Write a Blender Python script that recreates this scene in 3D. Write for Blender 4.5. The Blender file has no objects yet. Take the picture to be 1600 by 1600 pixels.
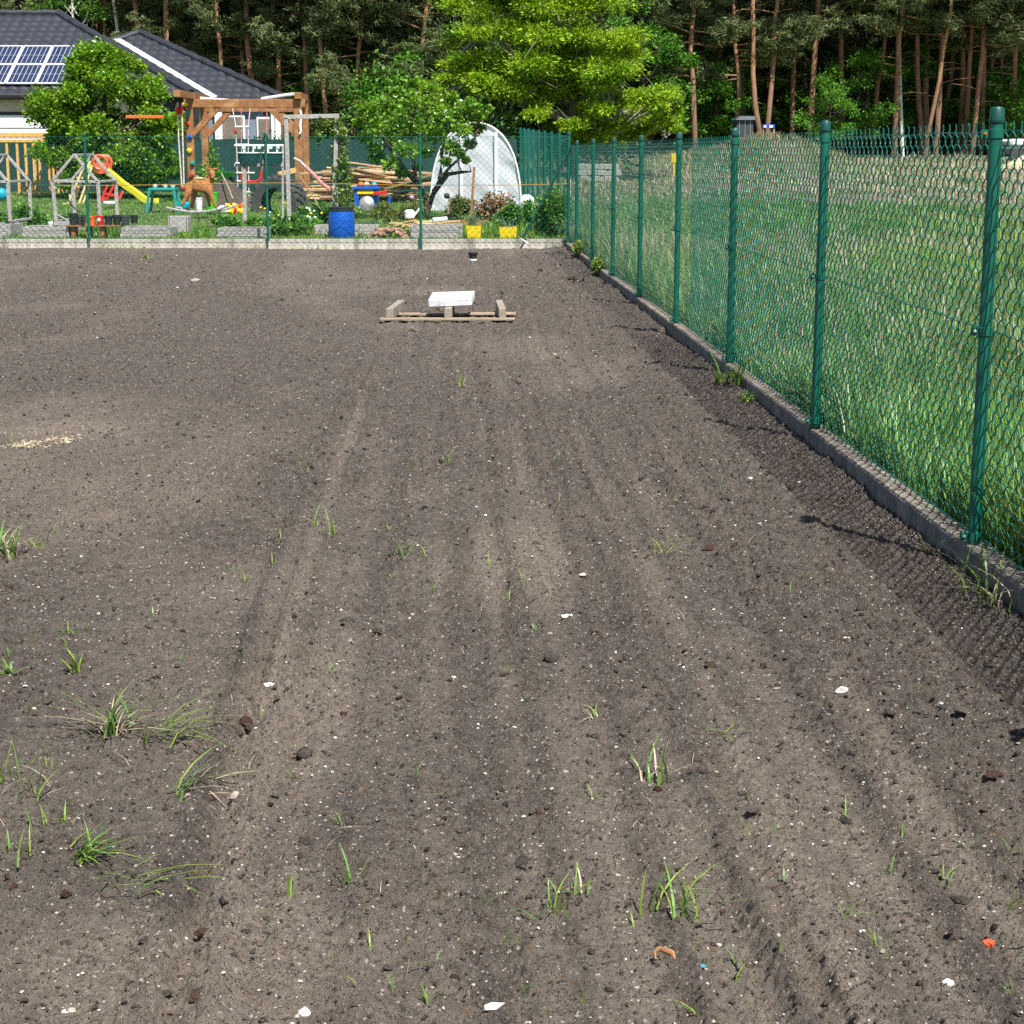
import bpy, bmesh, math, random
import numpy as np
from mathutils import Vector, Matrix, Euler
R = math.radians
random.seed(7)
SC = bpy.context.scene
COL = SC.collection

# ------------------------------------------------------------------ camera, sky, sun
F_PX, PITCH, CAM_H = 2764.0, R(11.53), 1.56
cd = bpy.data.cameras.new('camera'); cam = bpy.data.objects.new('camera', cd); COL.objects.link(cam)
cam.location = (0, 0, CAM_H); cam.rotation_euler = (math.pi / 2 - PITCH, 0, 0)
cd.sensor_width = 36; cd.lens = 36 * F_PX / 1600; cd.clip_start = 0.05; cd.clip_end = 2000
SC.camera = cam
SUN = Vector((.47, -1.03, 1.72)).normalized()
w = bpy.data.worlds.new('World'); SC.world = w; w.use_nodes = True
nt = w.node_tree; bg = nt.nodes['Background']
sky = nt.nodes.new('ShaderNodeTexSky'); sky.sky_type = 'NISHITA'; sky.sun_disc = False
sky.sun_elevation = math.asin(SUN.z); sky.sun_rotation = math.atan2(SUN.x, SUN.y)
sky.air_density = 1.0; sky.dust_density = 1.0
nt.links.new(sky.outputs[0], bg.inputs[0]); bg.inputs[1].default_value = 0.08
sl = bpy.data.lights.new('sun', 'SUN'); sl.energy = 5.0; sl.angle = R(.40); sl.color = (1, .955, .88)
so = bpy.data.objects.new('sun', sl); COL.objects.link(so)
so.rotation_euler = SUN.to_track_quat('Z', 'Y').to_euler(); so.location = (5, -10, 20)
vs = SC.view_settings; vs.view_transform = 'Standard'; vs.look = 'None'; vs.gamma = 1; vs.use_curve_mapping = False
vs.exposure = 0.72
SC.render.engine = 'CYCLES'
SC.cycles.use_denoising = False
SC.cycles.max_bounces = 6; SC.cycles.transparent_max_bounces = 8
SC.cycles.use_adaptive_sampling = True; SC.cycles.adaptive_threshold = 0.02


def P(u, v, y):
    """a point at true depth y seen at picture position u, v of the photograph"""
    a, b = u - 800, 800 - v
    yy = b * math.sin(PITCH) + F_PX * math.cos(PITCH); zz = b * math.cos(PITCH) - F_PX * math.sin(PITCH)
    t = y / yy
    return Vector((a * t, y, CAM_H + zz * t))


def G(u, v, z=0.0):
    a, b = u - 800, 800 - v
    yy = b * math.sin(PITCH) + F_PX * math.cos(PITCH); zz = b * math.cos(PITCH) - F_PX * math.sin(PITCH)
    t = (z - CAM_H) / zz
    return Vector((a * t, yy * t, z))


# ------------------------------------------------------------------ noise
def _hash(xi, yi, seed):
    h = (xi.astype(np.int64) * 374761393 + yi.astype(np.int64) * 668265263 + seed * 1442695041) & 0xffffffff
    h = ((h ^ (h >> 13)) * 1274126177) & 0xffffffff
    h = ((h ^ (h >> 16)) * 2246822519) & 0xffffffff
    return ((h ^ (h >> 15)) & 0xffffff) / float(0xffffff)


def vn(x, y, seed=0):
    x = np.asarray(x, float); y = np.asarray(y, float)
    xi = np.floor(x); yi = np.floor(y); fx = x - xi; fy = y - yi
    u = fx * fx * (3 - 2 * fx); v = fy * fy * (3 - 2 * fy)
    a = _hash(xi, yi, seed); b = _hash(xi + 1, yi, seed); c = _hash(xi, yi + 1, seed); d = _hash(xi + 1, yi + 1, seed)
    return (a * (1 - u) + b * u) * (1 - v) + (c * (1 - u) + d * u) * v


def fbm(x, y, seed=0, o=4, g=.5):
    s = 0; a = 1; t = 0
    for i in range(o):
        ca, sa = math.cos(i * 1.1), math.sin(i * 1.1)
        s = s + a * vn((x * ca - y * sa) * 2 ** i + 17.3 * i, (x * sa + y * ca) * 2 ** i - 9.1 * i, seed + i); t += a; a *= g
    return s / t


def sstep(a, b, x):
    t = np.clip((x - a) / (b - a), 0, 1); return t * t * (3 - 2 * t)


# ------------------------------------------------------------------ terrain
XS = .038                      # the boundary fence runs slightly leftwards with distance
XF = 1.96                      # its offset: fence at x = XF - XS*y
WALL_Y = 28.3
def xf(y): return XF - XS * y
def gz(y): return .17 + .018 * np.clip(np.asarray(y, float) - WALL_Y, 0, 40)
def fz(x, y):
    x = np.asarray(x, float); y = np.asarray(y, float)
    z = .09 + 1.3 * (np.clip((y - 14) / 60, 0, 1.3)) ** 1.35
    z = z + .10 * (fbm(x * .35, y * .35, 5, 3) - .5)
    z = z + .80 * np.exp(-(((x - 8.9) / 1.9) ** 2 + ((y - 60) / 3.5) ** 2))
    z = z + .40 * np.exp(-(((x - 6.5) / 3.5) ** 2 + ((y - 62) / 3) ** 2))
    return z
def terrain(x, y):
    x = np.asarray(x, float); y = np.asarray(y, float)
    s = x + XS * y
    left = np.where((y < WALL_Y + .05), -.06, gz(y))
    k = np.where(y < 50, sstep(XF - .03, XF + .06, s), sstep(XF - 2, XF + 3, s))
    z = left * (1 - k) + fz(x, y) * k
    return z
TRACKS = [(-.60, .024, 1.5), (-.42, .014, .8), (-.14, .008, .5), (.10, .010, .8), (.29, .016, 1.2), (.52, .010, .8), (.68, .020, 1.4), (.86, .010, .8),
          (1.10, .014, 1.0), (1.28, .008, .7), (1.46, .008, .4)]
def soil(x, y):
    """height and dustiness of the levelled soil"""
    x = np.asarray(x, float); y = np.asarray(y, float)
    s = x + XS * y
    z = .05 * (fbm(x * .45, y * .35, 11, 3) - .5)
    z = z + .16 * np.exp(-(((x + 3.6) / 1.6) ** 2 + ((y - 24.6) / 1.1) ** 2)) * (.6 + .8 * fbm(x * 2.2, y * 2.2, 71, 3))
    z = z + .07 * np.exp(-((y - 28.1) / .35) ** 2) * .7
    z = z + .03 * np.exp(-((s - 1.86) / .16) ** 2) * (.3 + 1.2 * fbm(x * 3, y * 2.2, 23, 2))
    rake = sstep(-.55, -.85, s) * (1 - .5 * sstep(10, 22, y))
    z = z + rake * .022 * (fbm(x * 4, y * 20, 31, 3) - .5)
    z = z - .018 * sstep(-.58, -.70, s) * sstep(16, 8, y)
    dust = fbm(x * 1.1, y * .55, 41, 5)
    clod = .55 + .9 * fbm(x * 1.6, y * .8, 43, 3) + .5 * sstep(.9, 1.7, s)
    # wheel and roller lines: long thin streaks along the plot, crumbs pushed up beside them
    wob = .10 * (vn(y * .22, y * 0, 90) - .5) + .02 * (vn(y * 1.9, y * 0, 91) - .5)
    sw = s + wob + .05 * sstep(6, 3, y) * s
    lane = sstep(-.72, -.62, sw) * sstep(1.75, 1.45, sw) * (1 - .45 * sstep(9, 18, y))
    st = fbm(sw * 5.5, y * .16, 93, 2); st2 = fbm(sw * 17, y * .30, 97, 3)
    ridge = np.clip(1 - np.abs(st2 - .5) * 7, 0, 1)
    z = z + lane * (.022 * (st - .5) + .026 * (st2 - .5))
    dust = dust * .75 + .12 + lane * (.10 * (st - .5) + .26 * (st2 - .5))
    clod = clod + lane * (.9 * ridge * vn(sw * 3, y * .7, 98) - .25)
    for i, (c, a, dd) in enumerate(TRACKS):
        cc = c + .05 * (vn(y * .3, y * 0 + i, 99) - .5); d = (sw - cc)
        k = (.35 + .65 * vn(y * .8, y * 0 + i, 95)) * (1 - .6 * sstep(8, 16, y))
        z = z + a * k * (1.3 * np.exp(-(d / .030) ** 2) - 1.4 * np.exp(-((d - .055) / .028) ** 2) + .5 * np.exp(-((d - .13) / .03) ** 2))
        lug = .5 + .5 * np.sin(y * 2 * math.pi / .09 + 30 * s + i)
        z = z + a * .30 * k * lug * np.exp(-((d - .10) / .035) ** 2)
        clod = clod + .8 * k * np.exp(-((d + .02) / .04) ** 2)
        dust = dust + k * dd * (.24 * np.exp(-((d - .12) / .05) ** 2) - .18 * np.exp(-(d / .03) ** 2))
    f1 = fbm(x * 14, y * 11, 51, 2); f2 = fbm(x * 42, y * 36, 53, 2); f3 = vn(x * 92 + .3 * y * 92, y * 88, 57); f4 = vn(x * 190 - 60 * y, y * 190, 59)
    clod = clod * (1.25 + .05 * np.clip(y - 5, 0, 12)) * (1 - .65 * sstep(26.5, 28, y))
    z = z + clod * (.022 * np.clip(f1 - .50, 0, 1) + .024 * np.clip(f2 - .48, 0, 1) + .0125 * np.clip(f3 - .38, 0, 1) + .0080 * np.clip(f4 - .42, 0, 1))
    # a crumbled hole and the sand that came out of it
    for (u, v, r, dp) in ((382, 1122, .055, .06), (152, 806, .05, .04), (150, 520, .07, .05)):
        c = G(u, v); q = ((x - c.x) / (r * 1.3)) ** 2 + ((y - c.y) / (r * 1.2)) ** 2
        z = z - dp * np.exp(-q) + dp * .7 * np.exp(-(((x - c.x - .02) / (r * 1.7)) ** 2 + ((y - c.y - 2.0 * r) / (r * .9)) ** 2)) * (.4 + 1.2 * f2)
    dust = dust + .42 * np.exp(-(((s + .46) / .20) ** 2)) * sstep(6.0, 4.4, y) * vn(x * 3, y * 2.0, 61)
    dust = dust + .40 * np.exp(-(((x + .72) / .35) ** 2 + ((y - 3.25) / .22) ** 2))
    dust = dust + .25 * np.exp(-(((x - .0) / .35) ** 2 + ((y - 6.6) / .6) ** 2))
    dust = dust - .14 * sstep(1.25, 1.75, s) - .08 * sstep(.9, 1.3, s) - .10 * sstep(8, 18, y)
    dust = dust + .55 * np.exp(-(((x + 2.72) / .16) ** 2 + ((y - 10.0) / .16) ** 2)) + .35 * np.exp(-(((x + 2.50) / .2) ** 2 + ((y - 10.1) / .2) ** 2))
    return z, np.clip(dust, 0, 1)
def soil_z(x, y): return float(soil(np.array([x]), np.array([y]))[0][0])


# ------------------------------------------------------------------ materials
MATS = {}
def M(name, c1, c2=None, scale=6, rough=.8, bump=0, bscale=60, metal=0, stretch=(1, 1, 1), trans=0, island=0, spec=.4, fine=.25, c3=None, detail=6, contrast=(.35, .65), zgrad=None, orand=0):
    if name in MATS: return MATS[name]
    m = bpy.data.materials.new(name); m.use_nodes = True; n = m.node_tree.nodes; L = m.node_tree.links
    b = n['Principled BSDF']; b.inputs['Roughness'].default_value = rough; b.inputs['Metallic'].default_value = metal
    b.inputs['Specular IOR Level'].default_value = spec
    c2 = c2 or tuple(x * .75 for x in c1)
    tc = n.new('ShaderNodeTexCoord'); mp = n.new('ShaderNodeMapping'); mp.inputs['Scale'].default_value = stretch
    L.new(tc.outputs['Object'], mp.inputs[0])
    no = n.new('ShaderNodeTexNoise'); no.inputs['Scale'].default_value = scale; no.inputs['Detail'].default_value = detail
    no.inputs['Roughness'].default_value = .62
    L.new(mp.outputs[0], no.inputs[0])
    mr = n.new('ShaderNodeMapRange'); mr.inputs[1].default_value, mr.inputs[2].default_value = contrast
    L.new(no.outputs[0], mr.inputs[0])
    def mix(fac, a, c, mode='MIX'):
        x = n.new('ShaderNodeMix'); x.data_type = 'RGBA'; x.blend_type = mode
        for sock, val in ((x.inputs[0], fac), (x.inputs[6], a), (x.inputs[7], c)):
            if hasattr(val, 'is_linked'): L.new(val, sock)
            elif isinstance(val, tuple): sock.default_value = (*val, 1)
            else: sock.default_value = val
        return x.outputs[2]
    col = mix(mr.outputs[0], c1, c2)
    if c3:
        n3 = n.new('ShaderNodeTexNoise'); n3.inputs['Scale'].default_value = scale * .37; n3.inputs['Detail'].default_value = 5
        L.new(mp.outputs[0], n3.inputs[0]); m3 = n.new('ShaderNodeMapRange'); m3.inputs[1].default_value = .52; m3.inputs[2].default_value = .68
        L.new(n3.outputs[0], m3.inputs[0]); col = mix(m3.outputs[0], col, c3)
    if zgrad:      # (z0, z1, colour): bark turning orange up the trunk
        sx = n.new('ShaderNodeSeparateXYZ'); L.new(tc.outputs['Object'], sx.inputs[0])
        mz = n.new('ShaderNodeMapRange'); mz.inputs[1].default_value = zgrad[0]; mz.inputs[2].default_value = zgrad[1]
        ad = n.new('ShaderNodeMath'); ad.operation = 'MULTIPLY_ADD'; L.new(no.outputs[0], ad.inputs[0]); ad.inputs[1].default_value = 3; L.new(sx.outputs[2], ad.inputs[2])
        L.new(ad.outputs[0], mz.inputs[0]); col = mix(mz.outputs[0], col, mix(mr.outputs[0], zgrad[2], tuple(x * .55 for x in zgrad[2])))
    if fine:
        nf = n.new('ShaderNodeTexNoise'); nf.inputs['Scale'].default_value = scale * 9; nf.inputs['Detail'].default_value = 3
        L.new(mp.outputs[0], nf.inputs[0]); mf = n.new('ShaderNodeMapRange'); mf.inputs[3].default_value = 1 - fine * 2; mf.inputs[4].default_value = 1 + fine * 2
        mf.clamp = False; mf.inputs[1].default_value = .2; mf.inputs[2].default_value = .8; L.new(nf.outputs[0], mf.inputs[0])
        cx = n.new('ShaderNodeCombineColor'); [L.new(mf.outputs[0], cx.inputs[i]) for i in range(3)]
        col = mix(1.0, col, cx.outputs[0], 'MULTIPLY')
    if island or orand:
        hs = n.new('ShaderNodeHueSaturation'); L.new(col, hs.inputs['Color'])
        g = n.new('ShaderNodeNewGeometry') if island else n.new('ShaderNodeObjectInfo')
        src = g.outputs['Random Per Island'] if island else g.outputs['Random']
        k = island or orand
        a = n.new('ShaderNodeMapRange'); a.inputs[3].default_value = 1 - k; a.inputs[4].default_value = 1 + k; L.new(src, a.inputs[0]); L.new(a.outputs[0], hs.inputs['Value'])
        wn = n.new('ShaderNodeTexWhiteNoise'); wn.noise_dimensions = '1D'; L.new(src, wn.inputs['W'])
        h = n.new('ShaderNodeMapRange'); h.inputs[3].default_value = .5 - .05 * k; h.inputs[4].default_value = .5 + .05 * k; L.new(wn.outputs[0], h.inputs[0]); L.new(h.outputs[0], hs.inputs['Hue'])
        col = hs.outputs[0]
    L.new(col, b.inputs['Base Color'])
    if bump:
        nb = n.new('ShaderNodeTexNoise'); nb.inputs['Scale'].default_value = bscale; nb.inputs['Detail'].default_value = 5
        L.new(mp.outputs[0], nb.inputs[0]); bp = n.new('ShaderNodeBump'); bp.inputs['Strength'].default_value = min(1, bump); bp.inputs['Distance'].default_value = .02 * bump
        L.new(nb.outputs[0], bp.inputs['Height']); L.new(bp.outputs[0], b.inputs['Normal'])
    if trans:
        tr = n.new('ShaderNodeBsdfTranslucent'); L.new(col, tr.inputs[0]); ms = n.new('ShaderNodeMixShader'); ms.inputs[0].default_value = trans
        L.new(b.outputs[0], ms.inputs[1]); L.new(tr.outputs[0], ms.inputs[2]); L.new(ms.outputs[0], n['Material Output'].inputs[0])
    MATS[name] = m; return m


def soil_material():
    m = bpy.data.materials.new('soil'); m.use_nodes = True; n = m.node_tree.nodes; L = m.node_tree.links
    b = n['Principled BSDF']; b.inputs['Roughness'].default_value = .95; b.inputs['Specular IOR Level'].default_value = .15
    tc = n.new('ShaderNodeTexCoord'); O = tc.outputs['Object']
    def noise(scale, detail=5, rough=.6):
        x = n.new('ShaderNodeTexNoise'); x.inputs['Scale'].default_value = scale; x.inputs['Detail'].default_value = detail; x.inputs['Roughness'].default_value = rough
        L.new(O, x.inputs[0]); return x.outputs[0]
    def rng(s, a, bb, c=0., d=1.):
        x = n.new('ShaderNodeMapRange'); x.inputs[1].default_value = a; x.inputs[2].default_value = bb; x.inputs[3].default_value = c; x.inputs[4].default_value = d
        L.new(s, x.inputs[0]); return x.outputs[0]
    def math_(op, a, c):
        x = n.new('ShaderNodeMath'); x.operation = op
        for i, q in enumerate((a, c)):
            if hasattr(q, 'is_linked'): L.new(q, x.inputs[i])
            else: x.inputs[i].default_value = q
        return x.outputs[0]
    def mix(f, a, c):
        x = n.new('ShaderNodeMix'); x.data_type = 'RGBA'
        for sock, val in ((x.inputs[0], f), (x.inputs[6], a), (x.inputs[7], c)):
            if hasattr(val, 'is_linked'): L.new(val, sock)
            elif isinstance(val, tuple): sock.default_value = (*val, 1)
            else: sock.default_value = val
        return x.outputs[2]
    at = n.new('ShaderNodeAttribute'); at.attribute_name = 'dust'
    big = noise(22, 8, .72)
    col = mix(rng(big, .36, .64), (.080, .066, .056), (.215, .183, .156))
    sand = math_('MULTIPLY', rng(at.outputs['Fac'], .44, .80), rng(noise(60, 6, .7), .3, .62))
    g2 = noise(120, 4, .75); col = mix(rng(g2, .52, .70, 0, .75), col, (.030, .024, .021)); col = mix(rng(noise(11, 5, .7), .55, .72, 0, .45), col, (.060, .050, .045)); g3 = noise(210, 3, .7); col = mix(rng(g3, .60, .72, 0, .6), col, (.34, .29, .245)); col = mix(sand, col, (.33, .275, .22))
    red = math_('MULTIPLY', rng(noise(34, 3), .63, .70), .75); col = mix(red, col, (.062, .030, .018))
    def speck(scale, thr, rad, colr, col):
        v = n.new('ShaderNodeTexVoronoi'); v.inputs['Scale'].default_value = scale; L.new(O, v.inputs[0])
        sc = n.new('ShaderNodeSeparateColor'); L.new(v.outputs['Color'], sc.inputs[0])
        k = math_('MULTIPLY', math_('GREATER_THAN', sc.outputs[0], thr), math_('LESS_THAN', v.outputs['Distance'], rad))
        return mix(k, col, colr), v.outputs['Distance']
    col, _ = speck(150, .74, .36, (.33, .28, .235), col)
    col, _ = speck(210, .80, .36, (.030, .024, .02), col)
    col, d1 = speck(75, .93, .30, (.52, .47, .41), col)
    col, _ = speck(60, .93, .33, (.20, .13, .08), col)
    L.new(col, b.inputs['Base Color'])
    h = math_('ADD', math_('MULTIPLY', noise(70, 6, .7), 1.0), math_('MULTIPLY', noise(260, 4, .65), .45))
    bp = n.new('ShaderNodeBump'); bp.inputs['Strength'].default_value = 1; bp.inputs['Distance'].default_value = .026
    L.new(h, bp.inputs['Height']); L.new(bp.outputs[0], b.inputs['Normal'])
    return m


# ------------------------------------------------------------------ mesh helpers
def tag(o, label=None, cat=None, group=None, kind=None):
    if label: o['label'] = label
    if cat: o['category'] = cat
    if group: o['group'] = group
    if kind: o['kind'] = kind
    return o


def thing(name, loc, label, cat, group=None):
    o = bpy.data.objects.new(name, None); o.empty_display_size = .1; COL.objects.link(o); o.location = loc
    return tag(o, label, cat, group)


def wloc(o):
    v = Vector((0, 0, 0))
    while o: v += Vector(o.location); o = o.parent
    return v


def link(name, me, mat, parent=None, origin=None):
    o = bpy.data.objects.new(name, me); COL.objects.link(o)
    for m in (mat if isinstance(mat, (list, tuple)) else [mat]): me.materials.append(m)
    if parent: o.parent = parent
    elif origin is not None: o.location = origin
    return o


def npmesh(name, v, f, mat, parent=None, origin=None, smooth=False, attr=None):
    v = np.asarray(v, np.float32); f = np.asarray(f, np.int32)
    off = np.array(wloc(parent) if parent else (origin if origin is not None else (0, 0, 0)), np.float32)
    me = bpy.data.meshes.new(name); k = f.shape[1]
    me.vertices.add(len(v)); me.vertices.foreach_set('co', (v - off).ravel())
    me.loops.add(f.size); me.loops.foreach_set('vertex_index', f.ravel())
    me.polygons.add(len(f)); me.polygons.foreach_set('loop_start', np.arange(0, f.size, k, dtype=np.int32))
    me.polygons.foreach_set('loop_total', np.full(len(f), k, np.int32))
    me.polygons.foreach_set('use_smooth', np.full(len(f), smooth))
    me.update(calc_edges=True)
    if attr is not None:
        a = me.attributes.new('dust', 'FLOAT', 'POINT'); a.data.foreach_set('value', np.asarray(attr, np.float32))
    return link(name, me, mat, parent, origin)


class MB:
    def __init__(s): s.v = []; s.f = []
    def add(s, vs, fs):
        k = len(s.v); s.v += [Vector(q) for q in vs]; s.f += [tuple(i + k for i in q) for q in fs]; return s
    def box(s, c, size, rot=(0, 0, 0)):
        m = Euler(rot).to_matrix(); x, y, z = (q / 2 for q in size); c = Vector(c)
        vs = [c + m @ Vector(q) for q in ((-x, -y, -z), (x, -y, -z), (x, y, -z), (-x, y, -z), (-x, -y, z), (x, -y, z), (x, y, z), (-x, y, z))]
        return s.add(vs, ((0, 3, 2, 1), (4, 5, 6, 7), (0, 1, 5, 4), (1, 2, 6, 5), (2, 3, 7, 6), (3, 0, 4, 7)))
    def bar(s, p, q, w_, h_=None, up=(0, 0, 1)):
        p, q = Vector(p), Vector(q); h_ = h_ or w_; d = (q - p).normalized(); up = Vector(up)
        if abs(d.dot(up)) > .98: up = Vector((0, 1, 0))
        a = d.cross(up).normalized(); b = a.cross(d)
        vs = [e + a * (sx * w_ / 2) + b * (sy * h_ / 2) for e in (p, q) for sx, sy in ((-1, -1), (1, -1), (1, 1), (-1, 1))]
        return s.add(vs, ((0, 1, 2, 3), (7, 6, 5, 4), (0, 4, 5, 1), (1, 5, 6, 2), (2, 6, 7, 3), (3, 7, 4, 0)))
    def tube(s, pts, r, n=8, cap=True):
        pts = [Vector(q) for q in pts]; rs = r if isinstance(r, (list, tuple)) else [r] * len(pts)
        rings = []; up = Vector((.13, .21, 1)).normalized()
        for i, q in enumerate(pts):
            d = (pts[min(i + 1, len(pts) - 1)] - pts[max(i - 1, 0)]).normalized()
            a = d.cross(up)
            if a.length < .08: a = d.cross(Vector((0, 1, .1)))
            a.normalize(); b = a.cross(d)
            rings.append([q + (a * math.cos(t) + b * math.sin(t)) * rs[i] for t in (2 * math.pi * j / n for j in range(n))])
        vs = [x for rg in rings for x in rg]; fs = []
        for i in range(len(pts) - 1):
            for j in range(n):
                fs.append((i * n + j, i * n + (j + 1) % n, (i + 1) * n + (j + 1) % n, (i + 1) * n + j))
        if cap: fs += [tuple(range(n - 1, -1, -1)), tuple(range((len(pts) - 1) * n, len(pts) * n))]
        return s.add(vs, fs)
    def lathe(s, prof, c, n=20, sx=1, sy=1, axis=None, cap=True):
        c = Vector(c); vs = []; fs = []; m = Vector(axis).to_track_quat('Z', 'Y').to_matrix() if axis else Matrix.Identity(3)
        for r, z in prof:
            vs += [c + m @ Vector((r * sx * math.cos(t), r * sy * math.sin(t), z)) for t in (2 * math.pi * j / n for j in range(n))]
        for i in range(len(prof) - 1):
            for j in range(n): fs.append((i * n + j, i * n + (j + 1) % n, (i + 1) * n + (j + 1) % n, (i + 1) * n + j))
        if cap: fs += [tuple(range(n - 1, -1, -1)), tuple(range((len(prof) - 1) * n, len(prof) * n))]
        return s.add(vs, fs)
    def ball(s, c, r, n=14, sx=1, sy=1, sz=1, jit=0):
        prof = [(max(.001, r * math.sin(math.pi * i / (n // 2 + 2))), -r * sz * math.cos(math.pi * i / (n // 2 + 2))) for i in range(n // 2 + 3)]
        k = len(s.v); s.lathe(prof, c, n, sx, sy)
        if jit:
            for i in range(k, len(s.v)): s.v[i] += Vector([random.uniform(-jit, jit) for _ in range(3)])
        return s
    def build(s, name, mat, parent=None, origin=None, smooth=False, bevel=0):
        off = wloc(parent) if parent else Vector(origin if origin is not None else (0, 0, 0))
        me = bpy.data.meshes.new(name); me.from_pydata([q - off for q in s.v], [], s.f)
        bm = bmesh.new(); bm.from_mesh(me)
        bmesh.ops.recalc_face_normals(bm, faces=bm.faces)
        if bevel: bmesh.ops.bevel(bm, geom=list(bm.edges), offset=bevel, segments=1, affect='EDGES')
        bm.to_mesh(me); bm.free()
        if smooth:
            me.polygons.foreach_set('use_smooth', [True] * len(me.polygons))
            try: me.set_sharp_from_angle(angle=R(40))
            except Exception: pass
        return link(name, me, mat, parent, origin)


def copy_tree(o, parent=None):
    c = o.copy(); COL.objects.link(c); c.parent = parent
    for ch in list(o.children): copy_tree(ch, c)
    return c


# leaves: diamond shaped, slightly folded
def leaves(cen, size, rng_, aspect=.55, up=.4, fold=.25, dirs=None, spread=1.0):
    n = len(cen); d = rng_.normal(size=(n, 3)) if dirs is None else dirs + spread * rng_.normal(size=(n, 3)) * .5
    d[:, 2] *= .7; d /= np.linalg.norm(d, axis=1, keepdims=True) + 1e-9
    nn = rng_.normal(size=(n, 3)) * (1 - up) + np.array([0, 0, up * 1.6])
    a = np.cross(d, nn); a /= np.linalg.norm(a, axis=1, keepdims=True) + 1e-9
    nn = np.cross(a, d)
    sz = (size * rng_.uniform(.65, 1.25, n))[:, None]
    v = np.stack([cen - d * sz * .5, cen + a * sz * aspect * .5 + nn * sz * fold * .3 - d * sz * .05, cen + d * sz * .5, cen - a * sz * aspect * .5 + nn * sz * fold * .3 - d * sz * .05], 1)
    return v.reshape(-1, 3), np.arange(4 * n).reshape(n, 4)


def blades(base, length, width, rng_, lean=.5, segs=3, heading=None):
    """grass blades: tapering bent strips"""
    n = len(base); th = rng_.uniform(0, 2 * math.pi, n) if heading is None else heading
    h = np.stack([np.cos(th), np.sin(th), 0 * th], 1); side = np.stack([-np.sin(th), np.cos(th), 0 * th], 1)
    ln = np.broadcast_to(length, (n,))[:, None]; wd = np.broadcast_to(width, (n,))[:, None]
    le = (lean * rng_.uniform(.3, 1.4, n))[:, None]
    vs = []
    for i in range(segs):
        t = i / segs; c = base + ln * (np.array([0, 0, 1]) * (t - .35 * le * t * t) + h * le * t ** 1.7)
        k = wd * (1 - .75 * t ** 1.6) * .5
        vs += [c - side * k, c + side * k]
    vs.append(base + ln * (np.array([0, 0, 1]) * (1 - .35 * le) + h * le))
    v = np.stack(vs, 1); m = 2 * segs + 1
    fs = []
    for i in range(segs - 1): fs.append([2 * i, 2 * i + 1, 2 * i + 3, 2 * i + 2])
    fs.append([2 * segs - 2, 2 * segs - 1, 2 * segs, 2 * segs])
    f = (np.arange(n)[:, None, None] * m + np.array(fs)[None]).reshape(-1, 4)
    tri = f[:, 2] == f[:, 3]
    # triangles as separate array -> use quads with a tiny tip instead
    return v.reshape(-1, 3), f, tri


def blade_mesh(name, base, length, width, rng_, mat, parent=None, origin=None, lean=.5, segs=3, heading=None):
    v, f, tri = blades(base, length, width, rng_, lean, segs, heading)
    t3 = np.concatenate([f[~tri][:, [0, 1, 2]], f[~tri][:, [0, 2, 3]], f[tri][:, :3]])
    return npmesh(name, v, t3, mat, parent, origin, smooth=False)


def crown_points(rng_, clumps, per, shell=.55):
    pts = []; dr = []
    for c, r in clumps:
        d = rng_.normal(size=(per, 3)); d /= np.linalg.norm(d, axis=1, keepdims=True)
        rr = (shell + (1 - shell) * rng_.uniform(0, 1, per)) ** .8
        r3 = np.array(r if hasattr(r, '__len__') else (r, r, r * .75))
        pts.append(np.array(c) + d * rr[:, None] * r3 * rng_.uniform(.7, 1.15, (per, 1))); dr.append(d)
    return np.concatenate(pts), np.concatenate(dr)


# ------------------------------------------------------------------ palette
soil_mat = soil_material()
m_post = M('green paint', (.002, .115, .075), (.002, .09, .06), 3, rough=.5, fine=.10, spec=.4)
m_wire = M('green pvc wire', (.005, .155, .115), (.004, .12, .09), 4, rough=.33, fine=.05, spec=.6)
m_cap = M('dark green plastic', (.004, .06, .05), (.25, .3, .28), 45, rough=.45, fine=.05, contrast=(.62, .70), detail=2)
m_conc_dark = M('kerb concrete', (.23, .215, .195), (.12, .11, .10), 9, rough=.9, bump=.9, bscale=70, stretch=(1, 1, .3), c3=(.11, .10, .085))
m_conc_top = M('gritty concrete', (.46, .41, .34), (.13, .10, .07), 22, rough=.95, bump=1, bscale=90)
m_wallc = M('pale concrete', (.58, .55, .48), (.42, .39, .33), 5, rough=.9, bump=.6, bscale=40, stretch=(3, 3, .35), c3=(.27, .25, .20))
m_slab = M('pale slab', (.70, .72, .74), (.55, .57, .6), 14, rough=.85, bump=.5, bscale=90, c3=(.48, .5, .53))
m_wood_pal = M('weathered pallet wood', (.40, .315, .22), (.27, .20, .135), 5, rough=.85, bump=.5, bscale=40, stretch=(1, 9, 9))
m_wood_gryb = M('grey brown pallet block', (.36, .31, .25), (.22, .18, .14), 6, rough=.9, bump=.5, bscale=40, stretch=(8, 2, 8))
m_wood_new = M('fresh yellow timber', (.72, .44, .15), (.55, .31, .09), 5, rough=.7, bump=.2, stretch=(6, 6, .6))
m_wood_brn = M('brown oiled timber', (.33, .155, .06), (.21, .09, .035), 5, rough=.65, bump=.4, bscale=30, stretch=(2, 2, 2), c3=(.4, .22, .1))
m_wood_gry = M('grey weathered timber', (.44, .42, .40), (.28, .265, .25), 7, rough=.9, bump=.5, bscale=40, stretch=(3, 3, 3))
m_bark_pine = M('pine bark', (.13, .095, .075), (.06, .045, .037), 7, rough=.95, bump=1, bscale=12, stretch=(1, 1, .35), zgrad=(1.0, 6.0, (.46, .245, .135)))
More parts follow.
